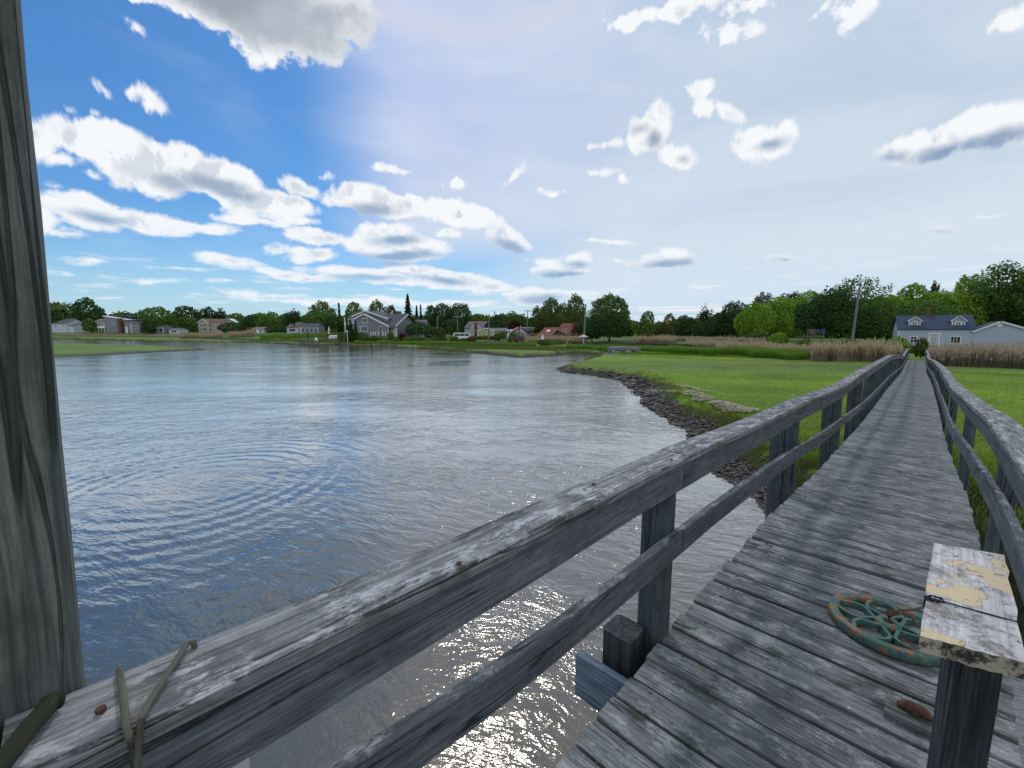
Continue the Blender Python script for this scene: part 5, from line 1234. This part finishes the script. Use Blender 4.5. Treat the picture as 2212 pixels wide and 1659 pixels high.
for q, l_ in ((980,'left'),(1032,'middle'),(1115,'right')):
    a = Vector((WX(f_(q,0)[0], 118), 118, 0)); zt0 = tz(a.x, a.y); Z_t = WZ(f_(0,502)[1], 118)
    ac = empty('air_conditioner', (a.x, a.y, zt0-.05), h.yaw, f'{l_} one of the three white air conditioner boxes at the big grey house wall', 'air conditioner', 'air conditioners at the grey house')
    hh = max(.8, Z_t - zt0); MB().box(-.5, .5, -.2, .2, hh-.85, hh).build('casing', M['white'], ac); MB().box(-.45, -.38, -.15, .15, 0, hh-.852).box(.38, .45, -.15, .15, 0, hh-.852).build('bracket', M['metal'], ac)
    MB().tube([(.12,-.2,hh-.43),(.12,-.23,hh-.43)], .3, 18).build('fan_grille', M['rubber'], ac)
# --- house behind the dark shrubs
h = shed('grey roofed white house mostly hidden behind dark shrubs right of the big grey house','b',1270,1550,372,418,134,M['white_siding'],M['roof_purple'],'x',3,'hidden_house','house',8)
h.chimney(h.w*.62, 4, 3, h.z(z2(0,345)[1], 0, 4), .7)
# --- white house with purple grey roof by the road
f_ = z3; h = House('white_house', 'white house with purple grey roof and brick chimney behind the yellow cottage', f_(347,0)[0], 138, f_(548,0)[0], 136)
X_ = lambda x: h.x(f_(x, 0)[0]); Zf = lambda x, y, d=0.: h.z(f_(0, y)[1], X_(x), d)
h.walls(0, X_(550), 0, 8, Zf(350,458), Zf(350,388,4), M['white_siding']); h.gable(0, X_(550), 0, 8, Zf(350,458), Zf(350,388,4), M['roof_purple'], ov=.2)
h.walls(X_(445), X_(548), -2, -.05, Zf(450,462), Zf(500,425,-2), M['white_siding'], 'y'); h.gable(X_(445), X_(548), -2, 2, Zf(450,462), Zf(500,425,-2), M['roof_purple'], 'y', ov=.15)
h.chimney(X_(503), -2.4, 0, Zf(503,400,-2), .7); h.window(X_(366), X_(378), Zf(366,517), Zf(366,500)); h.window(X_(455), X_(465), Zf(455,500), Zf(455,485), -2)
# --- yellow green cottage
h = House('yellow_cottage', 'long low yellow green cottage with white windows and grey roof', f_(490,0)[0], 128, f_(795,0)[0], 127, cat='cottage')
X_ = lambda x: h.x(f_(x, 0)[0]); Zf = lambda x, y, d=0.: h.z(f_(0, y)[1], X_(x), d)
xg = X_(672); h.walls(0, xg, 0, 7, Zf(495,490), Zf(580,460), M['yellow_siding'], 'y'); h.gable(0, xg, 0, 7, Zf(495,490), Zf(580,460), M['roof_grey'], 'y', ov=.25)
h.walls(xg+.02, h.w, .6, 7, Zf(700,495), Zf(700,462,3.5), M['yellow_siding']); h.gable(xg-2, h.w, .6, 7, Zf(700,495), Zf(700,462,3.5), M['roof_grey'], ov=.2)
for a, b in ((509,524),(555,570),(613,636)): h.window(X_(a), X_(b), Zf(a,530), Zf(a,506), 0, 1 if b-a < 20 else 2, 1, .12, mat=M['white'])
h.box('corner_trim', -.02, .15, -.05, -.005, 0, Zf(495,495), M['white']); h.box('corner_trim', xg-.15, xg+.015, -.05, -.005, 0, Zf(660,495), M['white'])
# connector with skylights
h = House('link_building', 'narrow dark roofed link with two bright skylights right of the yellow cottage', f_(798,0)[0], 127.6, f_(862,0)[0], 127, cat='building')
X_ = lambda x: h.x(f_(x, 0)[0]); Zf = lambda x, y, d=0.: h.z(f_(0, y)[1], X_(x), d)
h.walls(0, h.w, 0, 5, Zf(800,505), Zf(800,475,2.5), M['grey_siding']); h.gable(0, h.w, 0, 5, Zf(800,505), Zf(800,475,2.5), M['roof_dark'], ov=.2); h.door(X_(822), X_(834), min(Zf(830,515), 2.3))
k_ = (Zf(800,475,2.5)-Zf(800,505))/2.5
for q in (807, 843):
    x0 = X_(q-7); x1 = X_(q+7); ya, yb = .9, 1.8; zA = Zf(800,505) + k_*ya + .17*math.hypot(1,k_); zB = Zf(800,505) + k_*yb + .17*math.hypot(1,k_)
    MB().add([(x0,ya,zA),(x1,ya,zA),(x1,yb,zB),(x0,yb,zB),(x0,ya,zA+.08),(x1,ya,zA+.08),(x1,yb,zB+.08),(x0,yb,zB+.08)], [(0,1,5,4),(1,2,6,5),(2,3,7,6),(3,0,4,7),(4,5,6,7)]) 
    m_ = MB(); m_.add([(x0,ya,zA),(x1,ya,zA),(x1,yb,zB),(x0,yb,zB),(x0,ya,zA+.08),(x1,ya,zA+.08),(x1,yb,zB+.08),(x0,yb,zB+.08)], [(0,1,5,4),(1,2,6,5),(2,3,7,6),(3,0,4,7),(4,5,6,7)]); m_.build('skylight', M['white'], h.root)
# sage gable cottage
h = House('sage_cottage', 'sage green gable cottage with white rake boards behind the pickup truck', f_(852,0)[0], 125, f_(1030,0)[0], 123, cat='cottage')
X_ = lambda x: h.x(f_(x, 0)[0]); Zf = lambda x, y, d=0.: h.z(f_(0, y)[1], X_(x), d)
xr = X_(938); z_r = Zf(938,452); z_l = Zf(865,505); z_g = Zf(1030,530)
m_ = MB(); m_.prism([(0,0),(h.w,0),(h.w,z_g),(xr,z_r-.1),(0,z_l)], 0, 6); m_.build('wall', M['green_siding'], h.root)
h.slab((-.3,z_l-.2),(xr,z_r),-.3,6,.16,M['roof_dark']); h.slab((h.w+.3,z_g-.2),(xr+.002,z_r),-.3,6,.16,M['roof_dark'])
h.slab((-.3,z_l-.3),(xr,z_r-.1),-.42,-.31,.28,M['white'],name='trim'); h.slab((h.w+.3,z_g-.3),(xr,z_r-.1),-.42,-.31,.28,M['white'],name='trim')
h.window(X_(922), X_(942), Zf(930,502), Zf(930,482), 0, 2, 2, .1, mat=M['white'])
m_ = MB(); m_.prism([(xr+.6,z_r-.9),(h.w+.2,z_g+1.1),(h.w+.2,z_r-.15),(xr+.6,z_r-.15)], 1.2, 5.5); m_.build('dormer', M['grey_siding'], h.root); h.box('dormer_roof', xr+.3, h.w+.5, .9, 5.6, z_r-.148, z_r+.02, M['white'])
# --- red roofed house
h = House('red_roof_house', 'dark shingled house with long rust red roof and tall brick chimney', f_(1165,0)[0], 126, f_(1520,0)[0], 120)
X_ = lambda x: h.x(f_(x, 0)[0]); Zf = lambda x, y, d=0.: h.z(f_(0, y)[1], X_(x), d)
xw = h.w; m_ = MB(); zlo = Zf(1180,530); zhi = Zf(1450,410,4.5)
h.walls(.4, xw-.2, 0, 9, zlo, zhi-1., M['shake'], 'x')
h.slab((-.5, zlo-.3), (4.5, zhi), X_(1345), X_(1500), .2, M['roof_red'], 'x'); h.slab((9.5, zlo-.3), (4.502, zhi), X_(1345), X_(1500), .2, M['roof_red'], 'x')
zmid = Zf(1270,458,4)
h.slab((-.5, zlo-.3), (4.2, zmid), -.2, X_(1345)-.01, .2, M['roof_red'], 'x'); h.slab((9.2, zlo-.3), (4.202, zmid), -.2, X_(1345)-.01, .2, M['roof_red'], 'x')
m_ = MB(); xq = X_(1492); m_.add([(xq,0,0),(xq,9,0),(xq,9,zlo-.2),(xq,4.5,zhi-.05),(xq,0,zlo-.2),(xq+.2,0,0),(xq+.2,9,0),(xq+.2,9,zlo-.2),(xq+.2,4.5,zhi-.05),(xq+.2,0,zlo-.2)], [(0,4,3,2,1),(5,6,7,8,9),(0,5,9,4),(4,9,8,3),(3,8,7,2),(2,7,6,1)]); m_.build('wall', M['shake'], h.root)
h.walls(X_(1385), X_(1518), -2.5, -.05, Zf(1390,528), Zf(1430,485,-2), M['shake'], 'y'); h.gable(X_(1385), X_(1518), -2.5, 2, Zf(1390,528), Zf(1430,485,-2), M['roof_red'], 'y', ov=.2, trim=False, xr=X_(1420))
h.chimney(X_(1530), 3, 0, Zf(1530,395,3), 1.7); h.window(X_(1460), X_(1470), Zf(1460,490), Zf(1460,470), -.02)
sk = MB(); x0 = X_(1222); yk = 1.5; kk_ = (zmid-zlo+.3)/4.7; z_ = zlo-.3 + kk_*(yk+.5) + .22; sk.add([(x0,yk,z_),(x0+.9,yk,z_),(x0+.9,yk+.8,z_+kk_*.8),(x0,yk+.8,z_+kk_*.8),(x0,yk,z_+.12),(x0+.9,yk,z_+.12),(x0+.9,yk+.8,z_+kk_*.8+.12),(x0,yk+.8,z_+kk_*.8+.12)], [(0,1,5,4),(1,2,6,5),(2,3,7,6),(3,0,4,7),(4,5,6,7)]); sk.build('skylight', M['white'], h.root)

# ------------------------------------------------------------------ road, poles, guard rail and small things
def road():
    pts = [(900,124),(1150,117),(1350,113),(1500,109.5),(1650,106),(1760,100),(1830,90),(1950,82),(2100,74),(2300,66),(2440,62)]
    P = [Vector((WX(a, b), b, 0)) for a, b in pts]; V = []
    for i, p in enumerate(P):
        t = (P[min(i+1, len(P)-1)] - P[max(i-1, 0)]).normalized(); n_ = Vector((-t.y, t.x, 0))
        for q in (-2.6, 0, 2.6): c = p + n_*q; V.append((c.x, c.y, max(tz(c.x, c.y), tz(p.x, p.y)) + .07))
    mb = MB(); mb.add(V, [(i*3+j, (i+1)*3+j, (i+1)*3+j+1, i*3+j+1) for i in range(len(P)-1) for j in range(2)])
    o = mb.build('road', plain('asphalt', C3(.06,.06,.062), .9)); tag(o, kind='structure')
road()
def pole(label, sx0, sytop, sx1, Y, r=.14, arm=None, name='utility_pole', mat='polewood', extra=0.):
    X1 = WX(sx1, Y); zb_ = tz(X1, Y); Zt = WZ(sytop, Y); X0 = (sx0/3-512)/F*(Y*CT-(Zt-EYE)*ST)
    root = empty(name, (X1, Y, zb_), 0, label, 'utility pole'); H = Zt - zb_; dx = X0 - X1
    MB().tube([(0,0,-.3),(dx*.5,0,H*.5),(dx,0,H)], [r, r*.85, r*.7], 10).build('shaft', M[mat], root)
    if arm:
        for q in (arm if isinstance(arm, list) else [arm]):
            z_ = H - q; MB().box(dx-1.2, dx+1.2, -.25, -.12, z_-.07, z_+.07).build('crossarm', M[mat], root)
            for xx in (-1.05, -.4, .4, 1.05): MB().tube([(dx+xx,-.18,z_+.07),(dx+xx,-.18,z_+.25)], .05, 6).build('insulator', M['white'], root)
    root['top'] = [X1+dx, Y, Zt]; return root
pB = lambda x, y: z2(x, y); pC = lambda x, y: z3(x, y)
P1 = pole('bare short pole right of the hidden house', pB(1704,0)[0], pB(0,325)[1], pB(1702,0)[0], 118, .2)
P2 = pole('pole with crossarm above the white van', pB(1926,0)[0], pB(0,328)[1], pB(1928,0)[0], 116, .16, .15)
P3 = pole('plain pole in front of the yellow cottage', pC(617,0)[0], pC(0,298)[1], pC(612,0)[0], 113, .2)
P4 = pole('pole with crossarm right of the flag', pC(1046,0)[0], pC(0,258)[1], pC(1026,0)[0], 116, .16, .25)
P5 = pole('thick pale pole beside the broad lacy tree', pC(1685,0)[0], pC(0,195)[1], pC(1666,0)[0], 84, .2)
P6 = pole('leaning grey pole rising from the reeds left of the boardwalk', z5(590,0)[0], z5(0,268)[1], z5(520,0)[0], 54, .17)
def wire(a, b, sag=1.2, dz=0., r=.018):
    a, b = Vector(a) + UP*dz, Vector(b) + UP*dz; return [a.lerp(b, q) - UP*sag*4*q*(1-q) for q in np.linspace(0, 1, 16)], r
tops = [P['top'] for P in (P1, P2, P3, P4, P5, P6)]
far_right = (WX(3200, 66), 66, WZ(945, 66)); far_left = (WX(1000, 150), 150, WZ(965, 150))
wires = [('thin overhead wire between the two poles nearest the white van', tops[0], tops[1], .8, -.4), ('overhead wire from the van pole to the cottage pole', tops[1], tops[2], .9, -.3), ('overhead wire from the cottage pole to the flag side pole', tops[2], tops[3], .9, -.5),
         ('overhead wire from the flag side pole to the thick pale pole', tops[3], tops[4], 1., -.4), ('upper overhead wire from the thick pale pole toward the leaning pole', tops[4], tops[5], 1.4, -.3), ('lower overhead wire from the thick pale pole toward the leaning pole', tops[4], tops[5], 1.6, -1.0),
         ('overhead wire crossing in front of the blue house roof', (tops[5][0], tops[5][1], WZ(941, 54)), (WX(3300, 50), 50, WZ(948, 50)), .35, 0)]
for l_, a, b, sg_, dz_ in wires:
    p_, r__ = wire(a, b, sg_, dz_, .014 if a[1] < 60 or b[1] < 60 else .02); o = MB().tube(p_, r__, 5).build('overhead_wire', M['rubber']); tag(o, l_, 'wire', 'overhead wires')
# guard rail
gr = empty('guard_rail', (0,0,0), 0, 'long low dark timber guard rail along the road behind the green marsh', 'guard rail')
gp = [(z3(1530,0)[0], 98, z3(0,622)[1]), (z3(1760,0)[0], 90, z3(0,622)[1]), (z3(2000,0)[0], 84, z3(0,632)[1]), (1890, 80, 1032.5), (1980, 76, 1034), (2060, 72, 1036), (2150, 66, 1048)]
P = [Vector((WX(a, b), b, WZ(c, b))) for a, b, c in gp]; gr.location = (P[0].x, P[0].y, tz(P[0].x, P[0].y)); off = Vector(gr.location)
m_ = MB(); 
for i in range(len(P)-1): m_.sweep([P[i]-off, P[i+1]-off], Vector((0,1,0)), .15, .42, ch=.02)
m_.build('rail', M['guard'], gr)
L_ = 0
for i in range(len(P)-1):
    for q in np.arange(.2, 1, .34):
        p = P[i].lerp(P[i+1], q); zb_ = min(tz(p.x, p.y+.25), p.z-.3); MB().box(p.x-.1-off.x, p.x+.1-off.x, p.y+.1-off.y, p.y+.3-off.y, zb_-.2-off.z, p.z+.1-off.z).build('post', M['guard'], gr)
# culvert slab and rocks
cx, cy = WX(1872, 64), 64; cz = tz(cx, cy)
m_ = MB(); m_.sweep([(cx-2.2,cy,cz+.55),(cx,cy,cz+.62),(cx+2.4,cy,cz+.5)], Vector((0,1,0)), 1.6, .55, ch=.08, jit=.03); o = m_.build('stone_slab', M['rock']); tag(o, 'long flat grey stone slab at the marsh edge below the guard rail', 'slab')
def rockm(name, label, sx, sy, Y, r, flat=.6, group=None):
    import bmesh
    bm = bmesh.new(); bmesh.ops.create_icosphere(bm, subdivisions=2, radius=1); X = WX(sx, Y); z_ = tz(X, Y)
    mb = MB(); mb.add([(X+v.co.x*r*random.uniform(.8,1.2), Y+v.co.y*r*random.uniform(.8,1.1), max(z_, 0)+r*flat*.4+v.co.z*r*flat*random.uniform(.8,1.15)) for v in bm.verts], [[v.index for v in f.verts] for f in bm.faces]); bm.free()
    o = mb.build(name, M['rock']); tag(o, label, 'rock', group); return o
rk = [(1832,64,.55,'pointed rock nearest the left end of the stone slab'),(1822,66,.4,'small rock left of the pointed rock by the slab'),(1845,62.5,.45,'rock lying under the left end of the stone slab'),(1888,62.3,.5,'rock in front of the right half of the stone slab'),(1900,65,.4,'rock at the right end of the stone slab'),(1858,62,.35,'small low rock in front of the slab middle')]
for sx_, Y_, r__, l_ in rk: rockm('rock', l_, sx_, 0, Y_, r__, group='rocks round the stone slab')
rockm('rock', 'dark rock lying on the muddy point where the creek bends', 1745, 0, 47, .5, .4); rockm('rock', 'small light stone beside the dark rock on the muddy point', 1732, 0, 46, .25)
# yellow guy guard
a, b = Vector((WX(z3(1448,0)[0], 80), 80, 0)), Vector((WX(z3(1506,0)[0], 80), 80, WZ(z3(0,570)[1], 80))); a.z = tz(a.x, a.y)
o = MB().tube([a, a.lerp(b, .5), b], .085, 8).build('guy_wire_guard', plain('yellow plastic', C3(.62,.40,.03), .5)); tag(o, 'slanting yellow plastic guard over a guy wire at the marsh edge', 'wire guard')
# marker stake in the creek
X0, Y0 = onz(850+976*.27125, 860+706*.27125, 0); o = MB().tube([(X0,Y0,-.6),(X0,Y0,WZ(860+625*.27125, Y0))], .11, 8).build('stake', M['dark']); tag(o, 'thin dark stake standing alone in the creek', 'stake')
# tarp cone, flag, bird feeder, statue, table, lamp post
X0 = WX(z3(1210,0)[0], 100); z_ = tz(X0, 100); H = WZ(z3(0,530)[1], 100) - z_
o = MB().tube([(X0,100,z_),(X0,100,z_+H*.3),(X0,100,z_+H*.75),(X0,100,z_+H)], [.55,.5,.3,.05], 9).build('folded_tarp', M['trim']); tag(o, 'pale upright folded tarp in front of the red roofed house', 'tarp')
X0 = WX(z3(967,0)[0], 118); z_ = tz(X0, 118); H = WZ(z3(0,428)[1], 118) - z_
fl = empty('flagpole', (X0,118,z_), 0, 'white flagpole with a small hanging striped flag before the sage cottage', 'flagpole')
MB().tube([(0,0,-.1),(0,0,H)], .06, 8).build('pole', M['white'], fl)
m_ = MB(); 
for i in range(6): m_.box(-.95+i*.155, -.80+i*.155, -.02, .02, H-.35-1.25+abs(i-5)*.07, H-.3-i*.02)
flg = m_.build('flag', plain('flag cloth', C3(.45,.09,.10), .8, var=.35, scale=7), fl); MB().box(-.35,-.06,-.05,-.025,H-.85,H-.35).build('canton', plain('flag blue', C3(.05,.07,.25), .8), flg)
X0 = WX(z3(1668,0)[0], 80); z_ = tz(X0, 80); zt_ = WZ(z3(0,535)[1], 80); zb_ = WZ(z3(0,556)[1], 80)
bf = empty('bird_feeder', (X0,80,z_), 0, 'small mushroom shaped feeder with pale pink roof behind the thick pale pole', 'bird feeder')
MB().tube([(0,.6,-.1),(0,.6,zb_-z_)], .07, 8).build('stand', M['white'], bf); lat = lathe([(.0,zt_-z_+.1),(.35,zt_-z_-.05),(1.,zb_-z_),(.9,zb_-z_-.06),(.0,zb_-z_-.05)], 14); o = lat.build('feeder_roof', plain('faded roof', C3(.55,.42,.38), .7), bf); o.location = (0,.6,0)
X0 = WX(z2(505,0)[0], 128); z_ = tz(X0, 128); H = WZ(z2(0,440)[1], 128)-z_
st = empty('garden_statue', (X0,128,z_), 0, 'small white garden statue on a pedestal right of the guest cottage', 'statue'); MB().tube([(0,0,0),(0,0,H*.45),(0,0,H*.5)], [.3,.22,.3], 10).build('pedestal', M['white'], st)
MB().tube([(0,0,H*.5),(0,0,H*.7),(.02,0,H*.82),(0,0,H*.86),(0,0,H*.93),(0,0,H)], [.24,.18,.2,.08,.12,.03], 10).build('figure', M['white'], st)
X0 = WX(z2(482,0)[0], 122); z_ = tz(X0, 122); H = WZ(z2(0,488)[1], 122)-z_; hw = 43*.27125*122/F/3
pt = empty('garden_table', (X0,122,z_), 0, 'orange brown wooden table on the lawn left of the big grey house', 'table'); H = max(H, .9)
MB().box(-hw, hw, -.5, .5, H-.1, H).build('table_top', plain('orange wood', C3(.35,.12,.06), .7), pt)
for q in (-1, 1):
    for q2 in (-1, 1): MB().box(q*hw*.85-.07, q*hw*.85+.07, q2*.35-.06, q2*.35+.06, -.1, H-.101).build('leg', plain('orange legs', C3(.3,.11,.06), .7) if 'ol' not in M else M['ol'], pt)
X0 = WX(z2(565,0)[0], 120); z_ = tz(X0, 120)
o = MB().box(X0-1.6, X0+1.6, 119.6, 120.4, z_+.1, z_+.75).box(X0-1.6,X0+1.6,120.42,120.5,z_+.1,z_+1.0).build('garden_bench', M['white']); tag(o, 'long low white garden seat left of the cone evergreens', 'bench')
X0 = WX(z2(705,0)[0], 112); z_ = tz(X0, 112); H = WZ(z2(0,486)[1], 112)-z_
lp = empty('lamp_post', (X0,112,z_), 0, 'white lamp post by the far dock, before the cone evergreens', 'lamp post'); MB().tube([(0,0,-.1),(0,0,H-.45)], .08, 8).build('shaft', M['white'], lp)
MB().tube([(0,0,H-.45),(0,0,H-.4),(0,0,H-.1),(0,0,H)], [.1,.2,.24,.03], 8).build('lantern', M['white'], lp)
# far dock
Xa, Ya = onz(850+300*.27125, 860+655*.27125, 0); dk = empty('far_dock', (Xa, Ya, 0), 0, 'small grey wooden dock platform with a ramp across the creek', 'dock'); s_ = Ya*CT/F/3*.27125
zp = .95; MB().box(-85*s_, 85*s_, -1.2, 1.6, zp-.15, zp).build('platform', M['farwood'], dk); MB().box(-82*s_, 70*s_, -1.4, 1.2, .05, .3).build('float', M['farwood'], dk)
for q in (-80,-40,0,40,80): MB().tube([(q*s_,-1.25,-.8),(q*s_,-1.25,zp+.9)], .07, 6).build('piling', M['farwood'], dk)
MB().box(-84*s_, 84*s_, -1.3, -1.2, zp+.82, zp+.9).build('handrail', M['farwood'], dk)
e_ = Vector((WX(z2(755,0)[0], Ya+9), Ya+9, 1.9)) - Vector((Xa, Ya, 0)); s0 = Vector((88*s_, .2, zp-.06))
m_ = MB(); m_.sweep([s0, s0.lerp(e_, .5), e_], Vector((0,1,0)), 1.2, .12); m_.build('ramp', M['farwood'], dk)
for q in np.linspace(.05, 1, 9):
    p = s0.lerp(e_, q); zg = min(0, tz(p.x+Xa, p.y+Ya-.6)); MB().tube([(p.x,p.y-.62,zg-.3),(p.x,p.y-.62,p.z+.9)], .06, 6).build('ramp_post', M['farwood'], dk)
m_ = MB(); m_.sweep([s0+Vector((0,-.7,.9)), s0.lerp(e_,.5)+Vector((0,-.7,.9)), e_+Vector((0,-.7,.9))], Vector((0,1,0)), .08, .1); m_.build('handrail', M['farwood'], dk)
um = empty('folded_umbrella', (Xa-22*s_, Ya+.2, zp), 0, 'folded dark green umbrella standing on the far dock', 'umbrella'); H = WZ(z2(0,488)[1], Ya)-zp
MB().tube([(0,0,0),(0,0,H)], .04, 6).build('pole', M['metal'], um); MB().tube([(0,0,H*.3),(0,0,H*.45),(0,0,H*.85),(0,0,H*.97)], [.12,.22,.16,.03], 8).build('canopy', plain('green canvas', C3(.02,.06,.04), .9), um)
ch = empty('dock_chair', (Xa+62*s_, Ya+.2, zp), .3, 'white slatted deck chair on the far dock', 'chair')
MB().box(-.35,.35,-.4,.25,.35,.42).build('seat', M['white'], ch)
Mr = Matrix.Translation((0,.3,.38)) @ Matrix.Rotation(math.radians(-20),4,'X'); m_ = MB(); [m_.box(-.33+i*.14,-.22+i*.14,-.02,.02,0,.8,Mr) for i in range(5)]; m_.build('backrest', M['white'], ch)
for q in (-1,1):
    MB().box(q*.33-.04,q*.33+.04,-.4,-.3,0,.349).build('leg', M['white'], ch); MB().box(q*.33-.04,q*.33+.04,.1,.2,0,.349).build('leg', M['white'], ch); MB().box(q*.4-.07,q*.4+.07,-.45,.3,.6,.64).build('armrest', M['white'], ch)
pp = MB().tube([(Xa+100*s_,Ya-.6,-.8),(Xa+100*s_,Ya-.6,WZ(z2(0,505)[1],Ya))], .09, 7).build('mooring_pile', M['farwood']); tag(pp, 'tall bare pile standing at the right end of the far dock', 'pile')
# raised deck with hanging cloths under the dark trees
X0, Yd = WX(z5(120,0)[0], 70), 70; z_ = tz(X0, Yd); zt_ = WZ(z5(0,750)[1], Yd); s_ = Yd*CT/F/3*.3038
rd = empty('raised_deck', (X0,Yd,z_), 0, 'small raised grey deck on posts under the dark trees left of the pole', 'deck')
MB().box(-85*s_,85*s_,-1,1.6,zt_-z_-.2,zt_-z_).build('platform', M['farwood'], rd)
for q in (-80,-10,75): MB().box(q*s_-.08,q*s_+.08,-.95,-.8,-.1,zt_-z_-.201).build('post', M['farwood'], rd); MB().box(q*s_-.05,q*s_+.05,-.98,-.88,zt_-z_+.001,zt_-z_+1.0).build('rail_post', M['farwood'], rd)
MB().box(-82*s_,82*s_,-1.0,-.9,zt_-z_+1.001,zt_-z_+1.08).build('handrail', M['farwood'], rd)
for q, c_, l_ in ((-45,C3(.16,.06,.15),'magenta towel hung on the raised deck rail'),(20,C3(.03,.06,.16),'dark blue towel hung on the raised deck rail'),(60,C3(.05,.06,.2),'violet blue towel at the right of the raised deck rail')):
    o = MB().box(X0+q*s_-.4, X0+q*s_+.4, Yd-1.06, Yd-1.01, zt_+.45, zt_+1.1).box(X0+q*s_-.4, X0+q*s_+.4, Yd-1.01, Yd-.88, zt_+1.085, zt_+1.11).build('towel', plain('towel '+l_[:6], c_, .9)); tag(o, l_, 'towel')
# vehicles
def vehicle(name, label, sx, Y, L, H, W, prof, cab, yaw, paint, wheels, cat):
    X = WX(sx, Y); root = empty(name, (X, Y, tz(X, Y)+.05), yaw, label, cat)
    b = MB(); b.prism([(x*L, z_*H) for x, z_ in prof], -W/2, W/2); b.build('body', paint, root)
    for (x0, x1, z0_, z1_) in cab:
        for sgn in (-1, 1):
            y = sgn*(W/2+.012); m_ = MB(); m_.add([(x0[0]*L,y,z0_*H),(x1[0]*L,y,z0_*H),(x1[1]*L,y,z1_*H),(x0[1]*L,y,z1_*H)], [(0,1,2,3) if sgn < 0 else (3,2,1,0)]); m_.build('side_window', M['glass'], root)
    for x in wheels:
        for sgn in (-1, 1):
            r = .2*H; w_ = MB().tube([(x*L, sgn*(W/2-.12), r), (x*L, sgn*(W/2+.04), r)], r, 16).build('wheel', M['rubber'], root); MB().tube([(x*L, sgn*(W/2+.03), r), (x*L, sgn*(W/2+.06), r)], r*.55, 12).build('rim', M['metal'], w_)
    return root
pk = vehicle('pickup_truck', 'dark maroon pickup truck parked on the road in front of the cottages', z3(975,0)[0], 108, 5.6, 1.85, 2.0,
    [(-.5,.2),(.5,.2),(.5,.52),(.47,.6),(.24,.64),(.14,.98),(-.1,1.0),(-.14,.64),(-.49,.62)], [((-.11,-.085),(.02,.02),.66,.94),((.03,.03),(.19,.125),.66,.94)], math.radians(-28), plain('maroon paint', C3(.10,.02,.03), .25, var=.05), (-.32,.32), 'pickup truck')
Ws = MB(); Ws.add([(.232*5.6,-.8,.66*1.85),(.232*5.6,.8,.66*1.85),(.152*5.6,.72,.95*1.85),(.152*5.6,-.72,.95*1.85)], [(0,1,2,3)]); o = Ws.build('windshield', M['glass'], pk); o.location = (.03,0,.02)
for q in (-1, 1): MB().box(.5*5.6,.5*5.6+.03,q*.75-.2,q*.75+.2,.38*1.85,.5*1.85).build('headlight', M['white'], pk)
MB().box(.5*5.6,.5*5.6+.06,-.95,.95,.2*1.85,.3*1.85).build('bumper', M['metal'], pk)
vn_ = vehicle('white_van', 'white van parked by the road under the crossarm pole', z2(1990,0)[0], 112, 5.2, 2.1, 1.9,
    [(-.5,.18),(.5,.18),(.5,.45),(.38,.6),(.28,1.0),(-.46,1.0),(-.5,.9)], [((-.45,-.44),(-.2,-.2),.62,.9),((-.18,-.18),(.05,.05),.62,.9),((.07,.07),(.31,.25),.62,.9)], math.radians(6), M['white'], (-.3,.32), 'van')
